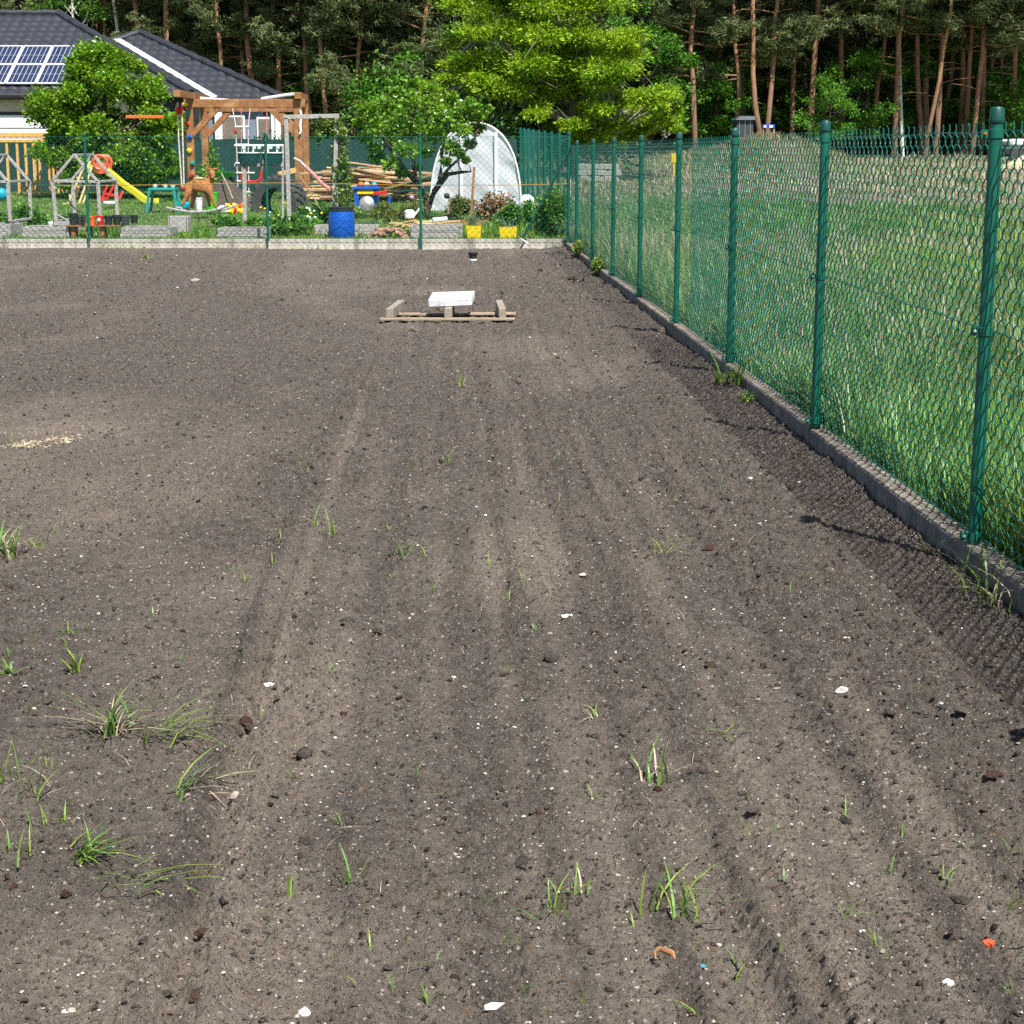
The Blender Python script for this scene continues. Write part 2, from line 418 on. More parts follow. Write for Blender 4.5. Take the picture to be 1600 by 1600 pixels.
m_bark_birch = M('birch bark', (.62, .60, .56), (.06, .05, .045), 5, rough=.8, stretch=(.7, .7, 2.2), contrast=(.54, .62))
m_bark_dk = M('dark bark', (.075, .055, .042), (.035, .026, .02), 9, rough=.95, bump=.8, bscale=20)
m_bark_gr = M('grey bark', (.34, .31, .27), (.14, .12, .10), 9, rough=.95, bump=.8, bscale=20)
m_needle = M('pine needles', (.185, .225, .085), (.105, .15, .055), 1.3, rough=.6, island=.45, trans=.25, orand=0)
m_lf_rob = M('yellow green leaf', (.32, .47, .016), (.18, .34, .012), 1.1, rough=.5, island=.4, trans=.38)
m_lf_fruit = M('fruit tree leaf', (.20, .37, .025), (.10, .23, .016), 3, rough=.33, island=.5, trans=.36, spec=.6)
m_lf_lime = M('lime leaf', (.215, .38, .018), (.11, .25, .012), 2.5, rough=.36, island=.5, trans=.38, spec=.5)
m_lf_under = M('understorey leaf', (.125, .30, .024), (.05, .17, .012), 1.2, rough=.5, island=.5, trans=.35)
m_lf_dark = M('dark leaf', (.04, .105, .02), (.02, .055, .012), 1, rough=.5, island=.5, trans=.25)
m_lf_vine = M('vine leaf', (.22, .31, .06), (.11, .19, .03), 5, rough=.5, island=.45, trans=.3)
m_lf_weed = M('weed leaf', (.125, .27, .035), (.065, .17, .02), 3, rough=.45, island=.5, trans=.3)
m_lf_blue = M('blue green leek leaf', (.13, .22, .14), (.07, .14, .09), 4, rough=.5, island=.3, trans=.2)
m_lf_dry = M('dead brown leaf', (.32, .17, .075), (.18, .09, .04), 6, rough=.8, island=.4, trans=.2)
m_lf_brnz = M('bronze green leaf', (.17, .19, .035), (.10, .12, .025), 4, rough=.5, island=.5, trans=.3)
m_grass = M('meadow grass blade', (.165, .305, .06), (.095, .20, .04), .9, rough=.42, island=.5, trans=.35, spec=.5)
m_grass_y = M('yellow green grass blade', (.27, .38, .05), (.18, .29, .035), .9, rough=.45, island=.4, trans=.35)
m_grass_d = M('dry grass blade', (.50, .41, .30), (.36, .28, .19), .9, rough=.7, island=.4, trans=.2)
m_grass_o = M('olive tan grass blade', (.30, .30, .12), (.40, .33, .2), .9, rough=.6, island=.45, trans=.3)
m_lawn = M('lawn blade', (.14, .29, .035), (.085, .20, .022), 1.1, rough=.45, island=.5, trans=.3)
m_black = M('black plastic', (.018, .019, .021), (.03, .03, .033), 6, rough=.5)
m_char = M('charcoal roof tile', (.025, .028, .036), (.040, .043, .052), 4, rough=.42, fine=.12, spec=.5)
m_white = M('white paint', (.78, .79, .80), (.72, .73, .74), 3, rough=.6, fine=.03)
m_cream = M('cream render', (.66, .58, .44), (.6, .52, .39), 2, rough=.85, fine=.05)
m_grey_wall = M('blue grey render', (.20, .235, .32), (.17, .20, .28), 2, rough=.85, fine=.05)
m_blind = M('brown blind', (.20, .165, .135), (.16, .13, .105), 3, rough=.6)
m_glass = M('dark window glass', (.02, .025, .03), (.03, .035, .04), 2, rough=.08, spec=.8, fine=0)
m_film = M('white tunnel film', (.72, .76, .80), (.62, .67, .73), 2.2, rough=.45, bump=.5, bscale=5, trans=.35, fine=.03)
m_shade = M('green shade cloth', (.012, .055, .048), (.008, .04, .036), 3, rough=.85, fine=.2)
m_blue = M('blue plastic', (.006, .095, .52), (.006, .08, .45), 4, rough=.35, fine=.04, spec=.5)
m_yellow = M('yellow plastic', (.85, .62, .01), (.78, .55, .01), 4, rough=.45, fine=.05)
m_red = M('red plastic', (.62, .02, .015), (.5, .015, .012), 4, rough=.4, fine=.04)
m_orange = M('orange red plastic', (.75, .13, .06), (.65, .1, .05), 4, rough=.4, fine=.04)
m_orng = M('orange pot', (.75, .16, .03), (.62, .12, .02), 5, rough=.6)
m_crm_pl = M('cream plastic', (.72, .60, .32), (.65, .53, .27), 4, rough=.45, fine=.05)
m_chute = M('yellow slide plastic', (.72, .66, .04), (.65, .58, .03), 4, rough=.35, fine=.05)
m_teal = M('teal plastic', (.02, .30, .26), (.02, .24, .21), 4, rough=.4, fine=.04)
m_green_pl = M('bright green plastic', (.06, .50, .03), (.04, .42, .02), 4, rough=.4, fine=.04)
m_cyan = M('turquoise rubber', (.01, .36, .48), (.01, .30, .42), 4, rough=.35, fine=.03)
m_pot_gry = M('grey pot plastic', (.065, .07, .078), (.05, .052, .06), 6, rough=.55)
m_planter = M('dark green planter plastic', (.012, .06, .062), (.01, .045, .05), 5, rough=.35)
m_rim = M('pale rim plastic', (.55, .68, .64), (.5, .6, .57), 5, rough=.45)
m_tyre = M('tyre rubber', (.042, .042, .045), (.075, .07, .068), 5, rough=.85, bump=.4)
m_horse = M('orange brown wicker', (.46, .19, .055), (.26, .095, .026), 22, rough=.8, bump=1, bscale=60)
m_rope = M('white rope', (.68, .63, .58), (.5, .4, .36), 30, rough=.9)
m_rope_red = M('red rope', (.6, .06, .06), (.7, .4, .38), 25, rough=.9)
m_string = M('orange twine', (.55, .28, .03), (.42, .2, .02), 30, rough=.8)
m_sandp = M('pale sand', (.62, .50, .33), (.48, .37, .24), 20, rough=.95, bump=.8)
m_brick = M('broken brick', (.36, .17, .105), (.5, .34, .25), 9, rough=.9, bump=.8, bscale=50, orand=.35)
m_soil2 = M('dark garden soil', (.055, .042, .034), (.09, .07, .055), 12, rough=.95, bump=1, bscale=30)
m_plank = M('heap plank', (.52, .37, .20), (.34, .21, .11), 4, rough=.85, bump=.4, stretch=(5, 5, 5), orand=.55)
m_steel = M('dull steel', (.42, .42, .42), (.3, .3, .3), 8, rough=.45, metal=.6)
m_rust = M('rusty bolt', (.45, .13, .03), (.25, .07, .02), 50, rough=.8)
m_stone = M('pale stone block', (.55, .53, .49), (.42, .40, .37), 4, rough=.9, bump=.6)

# ================================================================== THE GROUND
def grid_faces(nr, nc):
    i = np.arange(nr - 1)[:, None] * nc + np.arange(nc - 1)[None]
    return np.stack([i, i + 1, i + nc + 1, i + nc], -1).reshape(-1, 4)


def ground_material():
    """grass and bare soil by place: lawn, meadow, forest floor"""
    m = M('ground turf', (.060, .115, .026), (.085, .12, .035), 1.6, rough=.95, bump=1, bscale=30, c3=(.16, .13, .08), fine=.3)
    n = m.node_tree.nodes; L = m.node_tree.links; b = n['Principled BSDF']
    base = b.inputs['Base Color'].links[0].from_socket
    at = n.new('ShaderNodeAttribute'); at.attribute_name = 'dust'
    n1 = n.new('ShaderNodeTexNoise'); n1.inputs['Scale'].default_value = 3; n1.inputs['Detail'].default_value = 8; tc = n.new('ShaderNodeTexCoord'); L.new(tc.outputs['Object'], n1.inputs[0])
    mx = n.new('ShaderNodeMix'); mx.data_type = 'RGBA'; mx.inputs[6].default_value = (.24, .195, .145, 1); mx.inputs[7].default_value = (.075, .062, .05, 1); L.new(n1.outputs[0], mx.inputs[0])
    m2 = n.new('ShaderNodeMix'); m2.data_type = 'RGBA'; L.new(at.outputs['Fac'], m2.inputs[0]); L.new(base, m2.inputs[6]); L.new(mx.outputs[2], m2.inputs[7])
    L.new(m2.outputs[2], b.inputs['Base Color'])
    return m


scol = np.concatenate([[-320, -200, -120, -80, -60], np.arange(-46, 1.9, .8), [1.905, 1.935, 1.985, 2.02], np.arange(2.3, 26, .35), np.arange(27, 60, 3), [80, 120, 200, 320]])
yrow = np.concatenate([[-60, -20, -8, -3, 0], np.arange(1, 28, 1.2), [28.33, 28.345, 28.37], np.arange(28.8, 78, .5), np.arange(80, 130, 4), [150, 200, 300, 450]])
gx = scol[None] - XS * np.clip(yrow, -10, 120)[:, None]; gy = np.broadcast_to(yrow[:, None], gx.shape)
gzv = terrain(gx, gy)
gs = gx + XS * gy
bare = np.where((gs < 1.95) & (gy < 28.36), 1.0, 0.0)
def bare_patch(x, y):      # sandy and trodden spots of the meadow
    b = .9 * np.exp(-(((x - 3.5) / .75) ** 2 + ((y - 12.6) / .8) ** 2))
    b = b + .9 * np.exp(-(((x - 8.75 - .06 * (y - 54)) / .42) ** 2)) * sstep(44, 48, y) * sstep(64, 61, y) + .8 * np.exp(-((y - 62.5 - .1 * x) / 1.6) ** 2) * sstep(10.2, 11.5, x)
    b = b + .9 * sstep(.5, .62, fbm(x * .12, y * .5, 77, 4)) * sstep(24, 34, y) * sstep(72, 60, y)
    b = b + .95 * np.exp(-(((y - 38 - .25 * x) / 2.0) ** 2)) * sstep(13, 7, x)
    return np.clip(b, 0, 1)
bare = np.where(gs > 2.0, bare_patch(gx, gy), bare)
bare = np.maximum(bare, .7 * sstep(66, 70, gy))
g = npmesh('ground', np.stack([gx, gy, gzv], -1).reshape(-1, 3), grid_faces(*gx.shape), ground_material(), smooth=True, attr=bare.ravel())
tag(g, kind='structure')

# the levelled soil of the plot, finely crumbled
yr = np.concatenate([np.arange(.4, 2.5, .06), 2.5 * np.exp(np.arange(0, math.log(28.32 / 2.5), .00235)), [28.32]])
nd = 860
rows = []
for yy in yr:
    a = -.36 * yy - .25; b = min(.36 * yy + .25, 1.945)
    rows.append(np.concatenate([np.linspace(-15, a, 40, endpoint=False), np.linspace(a, b, nd, endpoint=False), np.linspace(b, 1.945, 8)]) - XS * yy)
sx = np.array(rows); sy = yr[:, None]
sz, dust = soil(sx, sy)
o = npmesh('yard_soil', np.stack([sx, np.broadcast_to(sy, sx.shape), sz], -1).reshape(-1, 3), grid_faces(*sx.shape), soil_mat, smooth=True, attr=dust.ravel())
tag(o, kind='structure')

# pebbles and clods lying on it (nobody could count them)
_t = (1 + 5 ** .5) / 2
ICO = np.array([(-1, _t, 0), (1, _t, 0), (-1, -_t, 0), (1, -_t, 0), (0, -1, _t), (0, 1, _t), (0, -1, -_t), (0, 1, -_t), (_t, 0, -1), (_t, 0, 1), (-_t, 0, -1), (-_t, 0, 1)]) / 1.902
ICF = np.array([(0, 11, 5), (0, 5, 1), (0, 1, 7), (0, 7, 10), (0, 10, 11), (1, 5, 9), (5, 11, 4), (11, 10, 2), (10, 7, 6), (7, 1, 8), (3, 9, 4), (3, 4, 2), (3, 2, 6), (3, 6, 8), (3, 8, 9), (4, 9, 5), (2, 4, 11), (6, 2, 10), (8, 6, 7), (9, 8, 1)])
def stones(name, n, size, rng_, mat, flat=.6, near=1.6, jit=.22, yr_=(2.4, 28), keep=None, smooth=False):
    y = yr_[0] * (yr_[1] / yr_[0]) ** (rng_.uniform(0, 1, n) ** (1 / near)); x = rng_.uniform(-.42, .42, n) * y
    ok = (x + XS * y < 1.90)
    if keep is not None: ok &= keep(x, y, rng_)
    x, y = x[ok], y[ok]; n = len(x)
    z = soil(x, y)[0]
    s = size * np.exp(rng_.normal(0, .45, n)) * (1 + .045 * np.clip(y - 5, 0, 20))
    v = ICO[None] * (1 + rng_.normal(0, jit, (n, 12, 1))) * rng_.uniform(.7, 1.3, (n, 1, 3)) * np.array([1, 1, flat])
    th = rng_.uniform(0, 6.28, n); c, si = np.cos(th)[:, None], np.sin(th)[:, None]
    v = np.stack([v[..., 0] * c - v[..., 1] * si, v[..., 0] * si + v[..., 1] * c, v[..., 2]], -1) * s[:, None, None]
    v += np.stack([x, y, z + s * flat * .25], -1)[:, None]
    f = (np.arange(n)[:, None, None] * 12 + ICF[None]).reshape(-1, 3)
    o = npmesh(name, v.reshape(-1, 3), f, mat, smooth=smooth); tag(o, kind='stuff'); return o
rs = np.random.default_rng(3)
m_peb = M('pebble', (.44, .39, .34), (.22, .185, .155), 9, rough=.8, island=.45, fine=.1)
m_pebw = M('white pebble', (.74, .73, .70), (.6, .58, .54), 9, rough=.8, island=.15, fine=.1)
m_clod = M('soil clod', (.075, .061, .052), (.135, .112, .097), 60, rough=.95, bump=1, bscale=200, island=.35, spec=.15)
m_clodr = M('peaty clod', (.085, .050, .034), (.06, .04, .03), 60, rough=.95, bump=1, bscale=200, island=.35, spec=.15)
o = stones('pebbles', 26000, .0022, rs, m_peb); tag(o, 'small beige and grey pebbles strewn over the bare soil', 'pebbles')
o = stones('white_pebbles', 3800, .0019, rs, m_pebw); tag(o, 'bright white grit and shell chips strewn over the bare soil', 'grit')
cl_keep = lambda x, y, r: r.uniform(0, 1, len(x)) < .30 + .7 * fbm(x * 1.7, y * .8, 43, 3) * (.5 + sstep(.6, 1.6, x + XS * y))
o = stones('soil_clods', 130000, .0030, rs, m_clod, .7, 1.5, .28, keep=cl_keep); tag(o, 'dark crumbs and clods of soil lying on the levelled ground', 'soil clods')
o = stones('peaty_clods', 9000, .0052, rs, m_clodr, .6, 1.5, .28, keep=lambda x, y, r: r.uniform(0, 1, len(x)) < .15 + .85 * sstep(.7, 1.7, x + XS * y)); tag(o, 'reddish brown peaty clods, thickest beside the fence', 'peat clods')
o = stones('lumpy_clods', 12000, .0075, rs, m_clod, .6, 1.6, .3, keep=lambda x, y, r: r.uniform(0, 1, len(x)) < .22 * fbm(x * 1.2, y * .6, 143, 3) + .75 * sstep(.8, 1.75, x + XS * y) * vn(x * 3, y * 2, 144)); tag(o, 'larger lumps of dark earth, most of them beside the fence', 'earth lumps')
# dry straws
n = 320; y = 2.5 * (10.5) ** (rs.uniform(0, 1, n) ** .7); x = rs.uniform(-.4, .4, n) * y; ok = x + XS * y < 1.85; x, y = x[ok], y[ok]
bs = np.stack([x, y, soil(x, y)[0] + .003], -1)
tag(blade_mesh('dry_straws', bs, rs.uniform(.015, .06, len(x)), rs.uniform(.0012, .0026, len(x)), rs, m_grass_d, lean=1.7), 'short dry straws scattered on the bare soil', 'straw', kind='stuff')

# ================================================================== CHAIN LINK
def chainlink(s0, s1, z0, levels, w, h, place, rad, sub, sides, spike, seed=0):
    """interwoven zigzag wires; place(s, off, z) -> world arrays"""
    rg = np.random.default_rng(seed)
    nw = int((s1 - s0) / w); L = []
    i = np.arange(nw)[:, None]; k = np.arange(levels + 1)[None]
    left = ((k + i) % 2) == 0
    S = s0 + (i + np.where(left, 0., 1.)) * w
    S = S + .003 * rg.normal(size=(1, levels + 1)) + .02 * np.sin(k * .31 + 2) * 0
    Z = z0 + k * h + 0 * i
    fr = [j / sub for j in range(sub)]
    pts = []
    for kk in range(levels):
        sg = np.where(left[:, kk], 1., -1.)
        for t in fr:
            e = math.sin(math.pi * min(1, t * 1.0)) if t else 0
            pts.append((S[:, kk] * (1 - t) + S[:, kk + 1] * t, sg * .0065 * e, Z[:, kk] * (1 - t) + Z[:, kk + 1] * t))
    pts.append((S[:, -1], np.zeros(nw), Z[:, -1]))
    if spike:
        lean = rg.normal(0, .004, nw)
        pts.append((S[:, -1] + lean * .3, .003 + 0 * lean, Z[:, -1] + spike * .5)); pts.append((S[:, -1] + lean, 0 * lean, Z[:, -1] + spike))
    A = np.stack([np.stack(place(*p), -1) for p in pts], 1)      # wires, points, 3
    n, m = A.shape[:2]
    T = np.gradient(A, axis=1); T /= np.linalg.norm(T, axis=2, keepdims=True) + 1e-9
    ref = np.array([.31, .9, .29]); a = np.cross(T, ref); a /= np.linalg.norm(a, axis=2, keepdims=True) + 1e-9; b = np.cross(T, a)
    ring = np.stack([A + rad * (a * math.cos(q) + b * math.sin(q)) for q in (2 * math.pi * j / sides for j in range(sides))], 2)
    v = ring.reshape(-1, 3)
    base = (np.arange(n)[:, None] * m + np.arange(m - 1)[None]).ravel() * sides
    f = np.concatenate([np.stack([base + j, base + (j + 1) % sides, base + sides + (j + 1) % sides, base + sides + j], 1) for j in range(sides)])
    return v, f


def merge(parts):
    vs, fs, k = [], [], 0
    for v, f in parts: vs.append(v); fs.append(f + k); k += len(v)
    return np.concatenate(vs), np.concatenate(fs)


ORD = ['first', 'second', 'third', 'fourth', 'fifth', 'sixth', 'seventh', 'eighth', 'ninth', 'tenth', 'eleventh', 'twelfth']
KT = .13                          # top of the concrete base boards
side = thing('chain_link_fence', (xf(6.4), 6.4, 0), 'tall green chain link fence running away along the meadow on the right', 'fence')
POSTY = [6.415 + 2.865 * k for k in range(-1, 8)]
def fence_post(p, top, parent, r=.024, clamps=(1.62, .92, .16), facing=(-1, 0, 0), base=None):
    base = p.z if base is None else base
    ps = MB().tube([(p.x, p.y, base), (p.x, p.y, top - .05)], r, 16).build('post', m_post, parent, smooth=True)
    c = MB(); c.lathe([(r, -.005), (r + .004, 0), (r + .004, .012), (r + .002, .02), (r + .002, .046), (r - .004, .054), (.001, .056)], (p.x, p.y, top - .056), 18)
    c.build('cap', m_cap, ps, smooth=True)
    f = Vector(facing)
    for i, z in enumerate(clamps):
        b = MB(); b.lathe([(r + .0005, -.017), (r + .004, -.015), (r + .004, .015), (r + .0005, .017)], (p.x, p.y, z), 18)
        q = Vector((p.x, p.y, z)) + f * (r + .012); b.box(q, (.034, .011, .030) if abs(f.x) > .5 else (.011, .034, .03))
        b.build('clamp', m_post, ps, smooth=True)
        q2 = Vector((p.x, p.y, z)) + f * (r + .016) + Vector((0, -.0085, 0) if abs(f.x) > .5 else (0, -.008, 0))
        MB().lathe([(.006, -.002), (.006, .004), (.003, .006)], q2, 8, axis=(0, -1, 0)).build('bolt', m_rust if i == 0 else m_steel, ps, smooth=True)
    return ps
for y in POSTY: fence_post(Vector((xf(y), y, KT)), 1.715, side)
def pl_side(s, off, z): return xf(s) + .034 + off + 0 * z, s + 0 * z, z
LV = 37; H_ = .041; W_ = .0445
v, f = merge([chainlink(3.0, 14.5, .11, LV, W_, H_, pl_side, .0027, 4, 4, .036, 1), chainlink(14.5, 28.2, .11, LV, W_, H_, pl_side, .0016, 2, 3, .036, 2)])
npmesh('wire_mesh', v, f, m_wire, side, smooth=True)
for z in (1.632, .92, .15):
    MB().tube([(xf(y) + .030, y, z - (.006 if i % 2 else 0)) for i, y in enumerate(np.linspace(3.0, 28.2, 60))], .0021, 6).build('tension_wire', m_wire, side, smooth=True)

# concrete boards under it
rk = random.Random(4)
ends = [.7] + POSTY + [28.28]
for i in range(len(ends) - 1):
    y0, y1 = ends[i] + .012, ends[i + 1] - .012
    n = max(8, int((y1 - y0) / .05)); dz = rk.uniform(-.010, .010); dt = rk.uniform(-.012, .012); dx = rk.uniform(-.010, .010)
    vs = []; prof = [(-.030, -.10), (-.030, .0), (-.030, .118), (-.024, .130), (.058, .130), (.064, .122), (.064, -.10)]
    for j in range(n + 1):
        y = y0 + (y1 - y0) * j / n
        for q, (a, z) in enumerate(prof):
            jt = .0018 if z > -.05 else 0
            vs.append((xf(y) + a + dx + rk.uniform(-jt, jt), y, (z + dz + dt * (j / n - .5) if z > .05 else z) + rk.uniform(-jt, jt)))
    m = len(prof); fs = [(j * m + q, j * m + q + 1, (j + 1) * m + q + 1, (j + 1) * m + q) for j in range(n) for q in range(m - 1)]
    fs += [tuple(range(m)), tuple(range((n + 1) * m - 1, n * m - 1, -1))]
    b = MB().add(vs, fs)
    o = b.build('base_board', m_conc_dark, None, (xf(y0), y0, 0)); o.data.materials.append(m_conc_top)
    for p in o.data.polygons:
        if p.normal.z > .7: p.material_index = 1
    lab = ('concrete base board under the green fence, nearest to the camera' if i == 1 else 'concrete base board under the green fence, %s one counted from the camera' % ORD[max(0, i - 1)])
    if i == 0: lab = 'concrete base board under the green fence, wholly beside the camera'
    tag(o, lab, 'base board', 'concrete boards along the foot of the fence')

# ================================================================== BACK WALL AND ITS FENCE
xw0, xw1 = -15.0, xf(28.3) - .036
cuts = [xw0, -12.2, -9.35, P(136, 380, 28.3).x, P(417, 380, 28.3).x, P(657, 380, 28.3).x, xw1]
wall = thing('concrete_wall', (-4, 28.3, 0), 'low pale concrete wall with streaky stains closing the far end of the soil plot', 'wall')
for i in range(len(cuts) - 1):
    a, b = cuts[i] + .004, cuts[i + 1] - .004
    MB().box(((a + b) / 2, 28.365, .048), (b - a, .07, .30)).build('panel', m_wallc, wall, bevel=.006)
back = thing('chain_link_fence', (-4, 28.26, .2), 'see-through chain link fence on the low concrete wall across the far end', 'fence')
for u, b0 in ((136, .2), (417, .2), (657, 0), (-190, .2)):
    p = P(u, 300, 28.27); fence_post(Vector((p.x, 28.27, b0)), P(u, 207, 28.27).z, back, .022, (1.72, 1.04, .3), (0, -1, 0), base=b0 - .03)
pc = P(891, 205, 28.24)
MB()
fence_post(Vector((xf(28.24), 28.24, 0)), 1.86, back, .028, (1.74, 1.04, .3), (-1, 0, 0), base=-.05)
def pl_back(s, off, z): return s + 0 * z, 28.30 - off + 0 * z, z
v, f = chainlink(-15, xf(28.3) - .04, .135, 34, .049, .048, pl_back, .0022, 2, 3, .03, 3)
npmesh('wire_mesh', v, f, m_wire, back, smooth=True)
for z in (1.78, 1.04, .2): MB().tube([(x, 28.295, z) for x in np.linspace(-15, xf(28.3), 30)], .0025, 6).build('tension_wire', m_wire, back, smooth=True)
a, b = P(893, 228, 28.2), P(816, 374, 28.2)
MB().tube([(a.x, 28.2, a.z), (b.x, 28.2, b.z)], .018, 10).build('brace', m_cap, back, smooth=True)
MB().tube([(b.x - .02, 28.2, b.z + .01), (b.x + .10, 28.16, b.z - .07)], .012, 8).build('brace_foot', m_steel, back, smooth=True)
pts = [P(u, 288 + 2 * math.sin(u * .011), 28.22) for u in range(88, 894, 20)]
tag(MB().tube(pts, .0045, 5).build('twine', m_string, None, pts[0], smooth=True), 'orange twine stretched level along the far chain link fence', 'twine')

# the line of chain link that goes on behind the corner, past the garden
far = thing('chain_link_fence', (xf(36), 36, .2), 'dark green chain link fence going on behind the corner post beside the garden', 'fence')
for y in np.arange(30.6, 47, 2.2):
    z0 = float(gz(y)); MB().tube([(xf(y), y, z0), (xf(y), y, z0 + 1.66)], .030, 10).build('post', m_post, far, smooth=True)
def pl_far(s, off, z): return xf(s) + off + 0 * z, s + 0 * z, z + .018 * (s - 28.3)
v, f = chainlink(28.4, 46.5, .2, 34, .049, .047, pl_far, .0012, 1, 3, 0, 4)
npmesh('wire_mesh', v, f, m_wire, far)

# shade cloth fence at the back of the garden
sf = thing('shade_fence', (-6, 47, .5), 'dark green shade cloth fence along the back of the garden', 'fence')
n = 120; vs = []; xx = np.linspace(-19, xf(47) - .05, n)
for i, x in enumerate(xx):
    t = (x * .42) % 1.0; sag = .03 * math.sin(math.pi * t)
    for z in (.42, .8, 1.2, 1.88 - sag): vs.append((x, 47 + .02 * math.sin(x * 9 + z * 4), z))
fs = [(i * 4 + k, (i + 1) * 4 + k, (i + 1) * 4 + k + 1, i * 4 + k + 1) for i in range(n - 1) for k in range(3)]
b = MB().add(vs, fs); b.build('cloth', m_shade, sf, smooth=True)
for x in np.arange(-18.6, .3, 2.38): MB().tube([(x, 47.05, .4), (x, 47.05, 1.95)], .022, 8).build('post', m_post, sf, smooth=True)

# ================================================================== THINGS ON THE SOIL
# pallet lying deck down, with a pale paving slab on its blocks
pz = .0
pl = thing('broken_pallet', (-.6, 16.7, 0), 'broken wooden pallet lying on the soil with three bearers sticking up', 'pallet')
c0 = soil_z(-.6, 16.7)
def pp(x, y, z): return Vector((-.592 + x, 16.20 + y, c0 + z))
MB().box(pp(0, .05, .032), (1.235, .085, .022), (0, 0, .004)).build('deck_board', m_wood_pal, pl, bevel=.003)
MB().box(pp(-.43, .56, .032), (.30, .09, .02), (0, 0, .03)).build('deck_board', m_wood_pal, pl, bevel=.003)
MB().box(pp(.40, .60, .032), (.46, .13, .02), (0, 0, .015)).build('deck_board', m_wood_pal, pl, bevel=.003)
MB().box(pp(.10, .66, .018), (1.0, .08, .02), (0, 0, -.01)).build('deck_board', m_wood_pal, pl, bevel=.003)
for x, r, ln in ((-.505, .05, .98), (.01, .01, .90), (.485, -.04, 1.0)):
    MB().box(pp(x, .02 + ln / 2, .033 + .048), (.066, ln, .096), (0, 0, -r)).build('bearer', m_wood_gryb, pl, bevel=.004)
sb = MB().box((0, 0, 0), (.405, .42, .072), (R(5), R(-2.2), R(-3)))
slab = sb.build('paving_slab', m_slab, None, (0, 0, 0), bevel=.008); slab.location = pp(.028, .42, .185)
tag(slab, 'thick whitish concrete paving slab resting on the broken pallet', 'slab')
# black pipe stub
q = G(739, 410); z = soil_z(q.x, q.y)
ps = thing('pipe_stub', (q.x, q.y, z), 'short black capped pipe standing up from the soil near the far wall', 'pipe')
MB().lathe([(.055, -.05), (.055, .10), (.045, .10)], (q.x, q.y, z), 20).build('pipe', m_black, ps, smooth=True)
MB().lathe([(.068, .085), (.072, .09), (.072, .112), (.064, .118), (.05, .118), (.045, .10), (.001, .10)], (q.x, q.y, z), 20).build('rim', m_black, ps, smooth=True)
MB().lathe([(.058, .0), (.060, .008), (.060, .022), (.056, .024)], (q.x, q.y, z), 20).build('ring', m_white, ps, smooth=True)

# little finds on the ground
def lump(name, u, v, size, mat, label, cat, seed, smooth=False, h=0):
    rr = np.random.default_rng(seed); c = G(u, v); z = soil_z(c.x, c.y)
    vv = ICO * (1 + rr.normal(0, .22, (12, 1))) * np.array(size) * .5 + np.array([c.x, c.y, z + size[2] * .25 + h])
    return tag(npmesh(name, vv, ICF, mat, None, (c.x, c.y, z), smooth), label, cat)
lump('brick_chip', 1544, 1483, (.026, .014, .020), m_orange, 'small orange red brick chip on the soil at the lower right', 'chip', 1)
lump('stone', 476, 1583, (.028, .018, .02), m_pebw, 'white angular stone at the bottom edge left of the middle', 'stone', 2)
lump('stone', 768, 1590, (.034, .018, .022), m_pebw, 'pale grey flat stone at the bottom edge near the middle', 'stone', 3)
lump('stone', 423, 1097, (.034, .014, .02), m_pebw, 'white chip just right of the crumbled hole', 'stone', 4)
lump('stone', 366, 1243, (.034, .03, .03), m_peb, 'greyish pebble on the sandy track below the grass tufts', 'stone', 5)
lump('stone', 1315, 1090, (.045, .02, .02), m_pebw, 'white stone right of the middle, towards the fence', 'stone', 6)
lump('stone', 862, 1043, (.055, .05, .045), m_clod, 'round brown clod of earth right of the middle', 'clod', 7, True)
lump('stone', 475, 1187, (.042, .04, .04), m_clod, 'dark round clod on the soil left of the middle', 'clod', 8, True)
lump('stone', 1480, 1548, (.030, .018, .018), m_pebw, 'white stone at the lower right corner of the soil', 'stone', 10)
lump('stone', 885, 983, (.04, .02, .02), m_pebw, 'white chips lying together near the middle of the plot', 'stone', 12)
lump('stone', 305, 442, (.12, .07, .06), m_peb, 'beige stone lying far back on the left of the plot', 'stone', 13)
lump('stone', 152, 520, (.16, .08, .06), m_clod, 'dark clod far back on the left of the plot', 'clod', 14)
lump('clod', 368, 1122, (.045, .03, .03), m_clod, 'left crumbling edge of earth at the hole', 'clod', 31, True)
lump('clod', 394, 1116, (.05, .035, .04), m_clod, 'clod leaning over the right side of the crumbled hole', 'clod', 32, True)
lump('clod', 382, 1112, (.045, .03, .035), m_clodr, 'peaty clod at the back of the crumbled hole', 'clod', 33, True)
c = G(1036, 1521); z = soil_z(c.x, c.y) + .004
dl = MB().tube([(c.x - .016, c.y - .008, z), (c.x - .017, c.y + .006, z + .008), (c.x - .006, c.y + .018, z + .01), (c.x + .006, c.y + .012, z + .008), (c.x + .018, c.y + .002, z + .008), (c.x + .022, c.y - .012, z + .002)], [.003, .004, .005, .007, .006, .002], 7)
tag(dl.build('dry_leaf', m_lf_dry, None, c, smooth=True), 'curled dry tan leaf on the soil near the bottom', 'leaf')
c = G(1089, 1525); z = soil_z(c.x, c.y) + .003
m_foil = M('blue foil', (.10, .42, .62), (.05, .2, .35), 80, rough=.25, fine=.1)
tag(MB().bar((c.x - .012, c.y, z), (c.x - .004, c.y - .008, z + .006), .009, .002).bar((c.x + .004, c.y - .006, z + .006), (c.x + .014, c.y + .002, z + .004), .011, .002).bar((c.x - .005, c.y - .007, z + .005), (c.x + .005, c.y - .005, z + .004), .003, .001).build('foil_scrap', m_foil, None, c), 'crumpled scrap of blue foil on the soil near the bottom', 'scrap')
m_spill = M('cream spill', (.46, .38, .26), (.28, .23, .16), 30, rough=.95, island=.3)
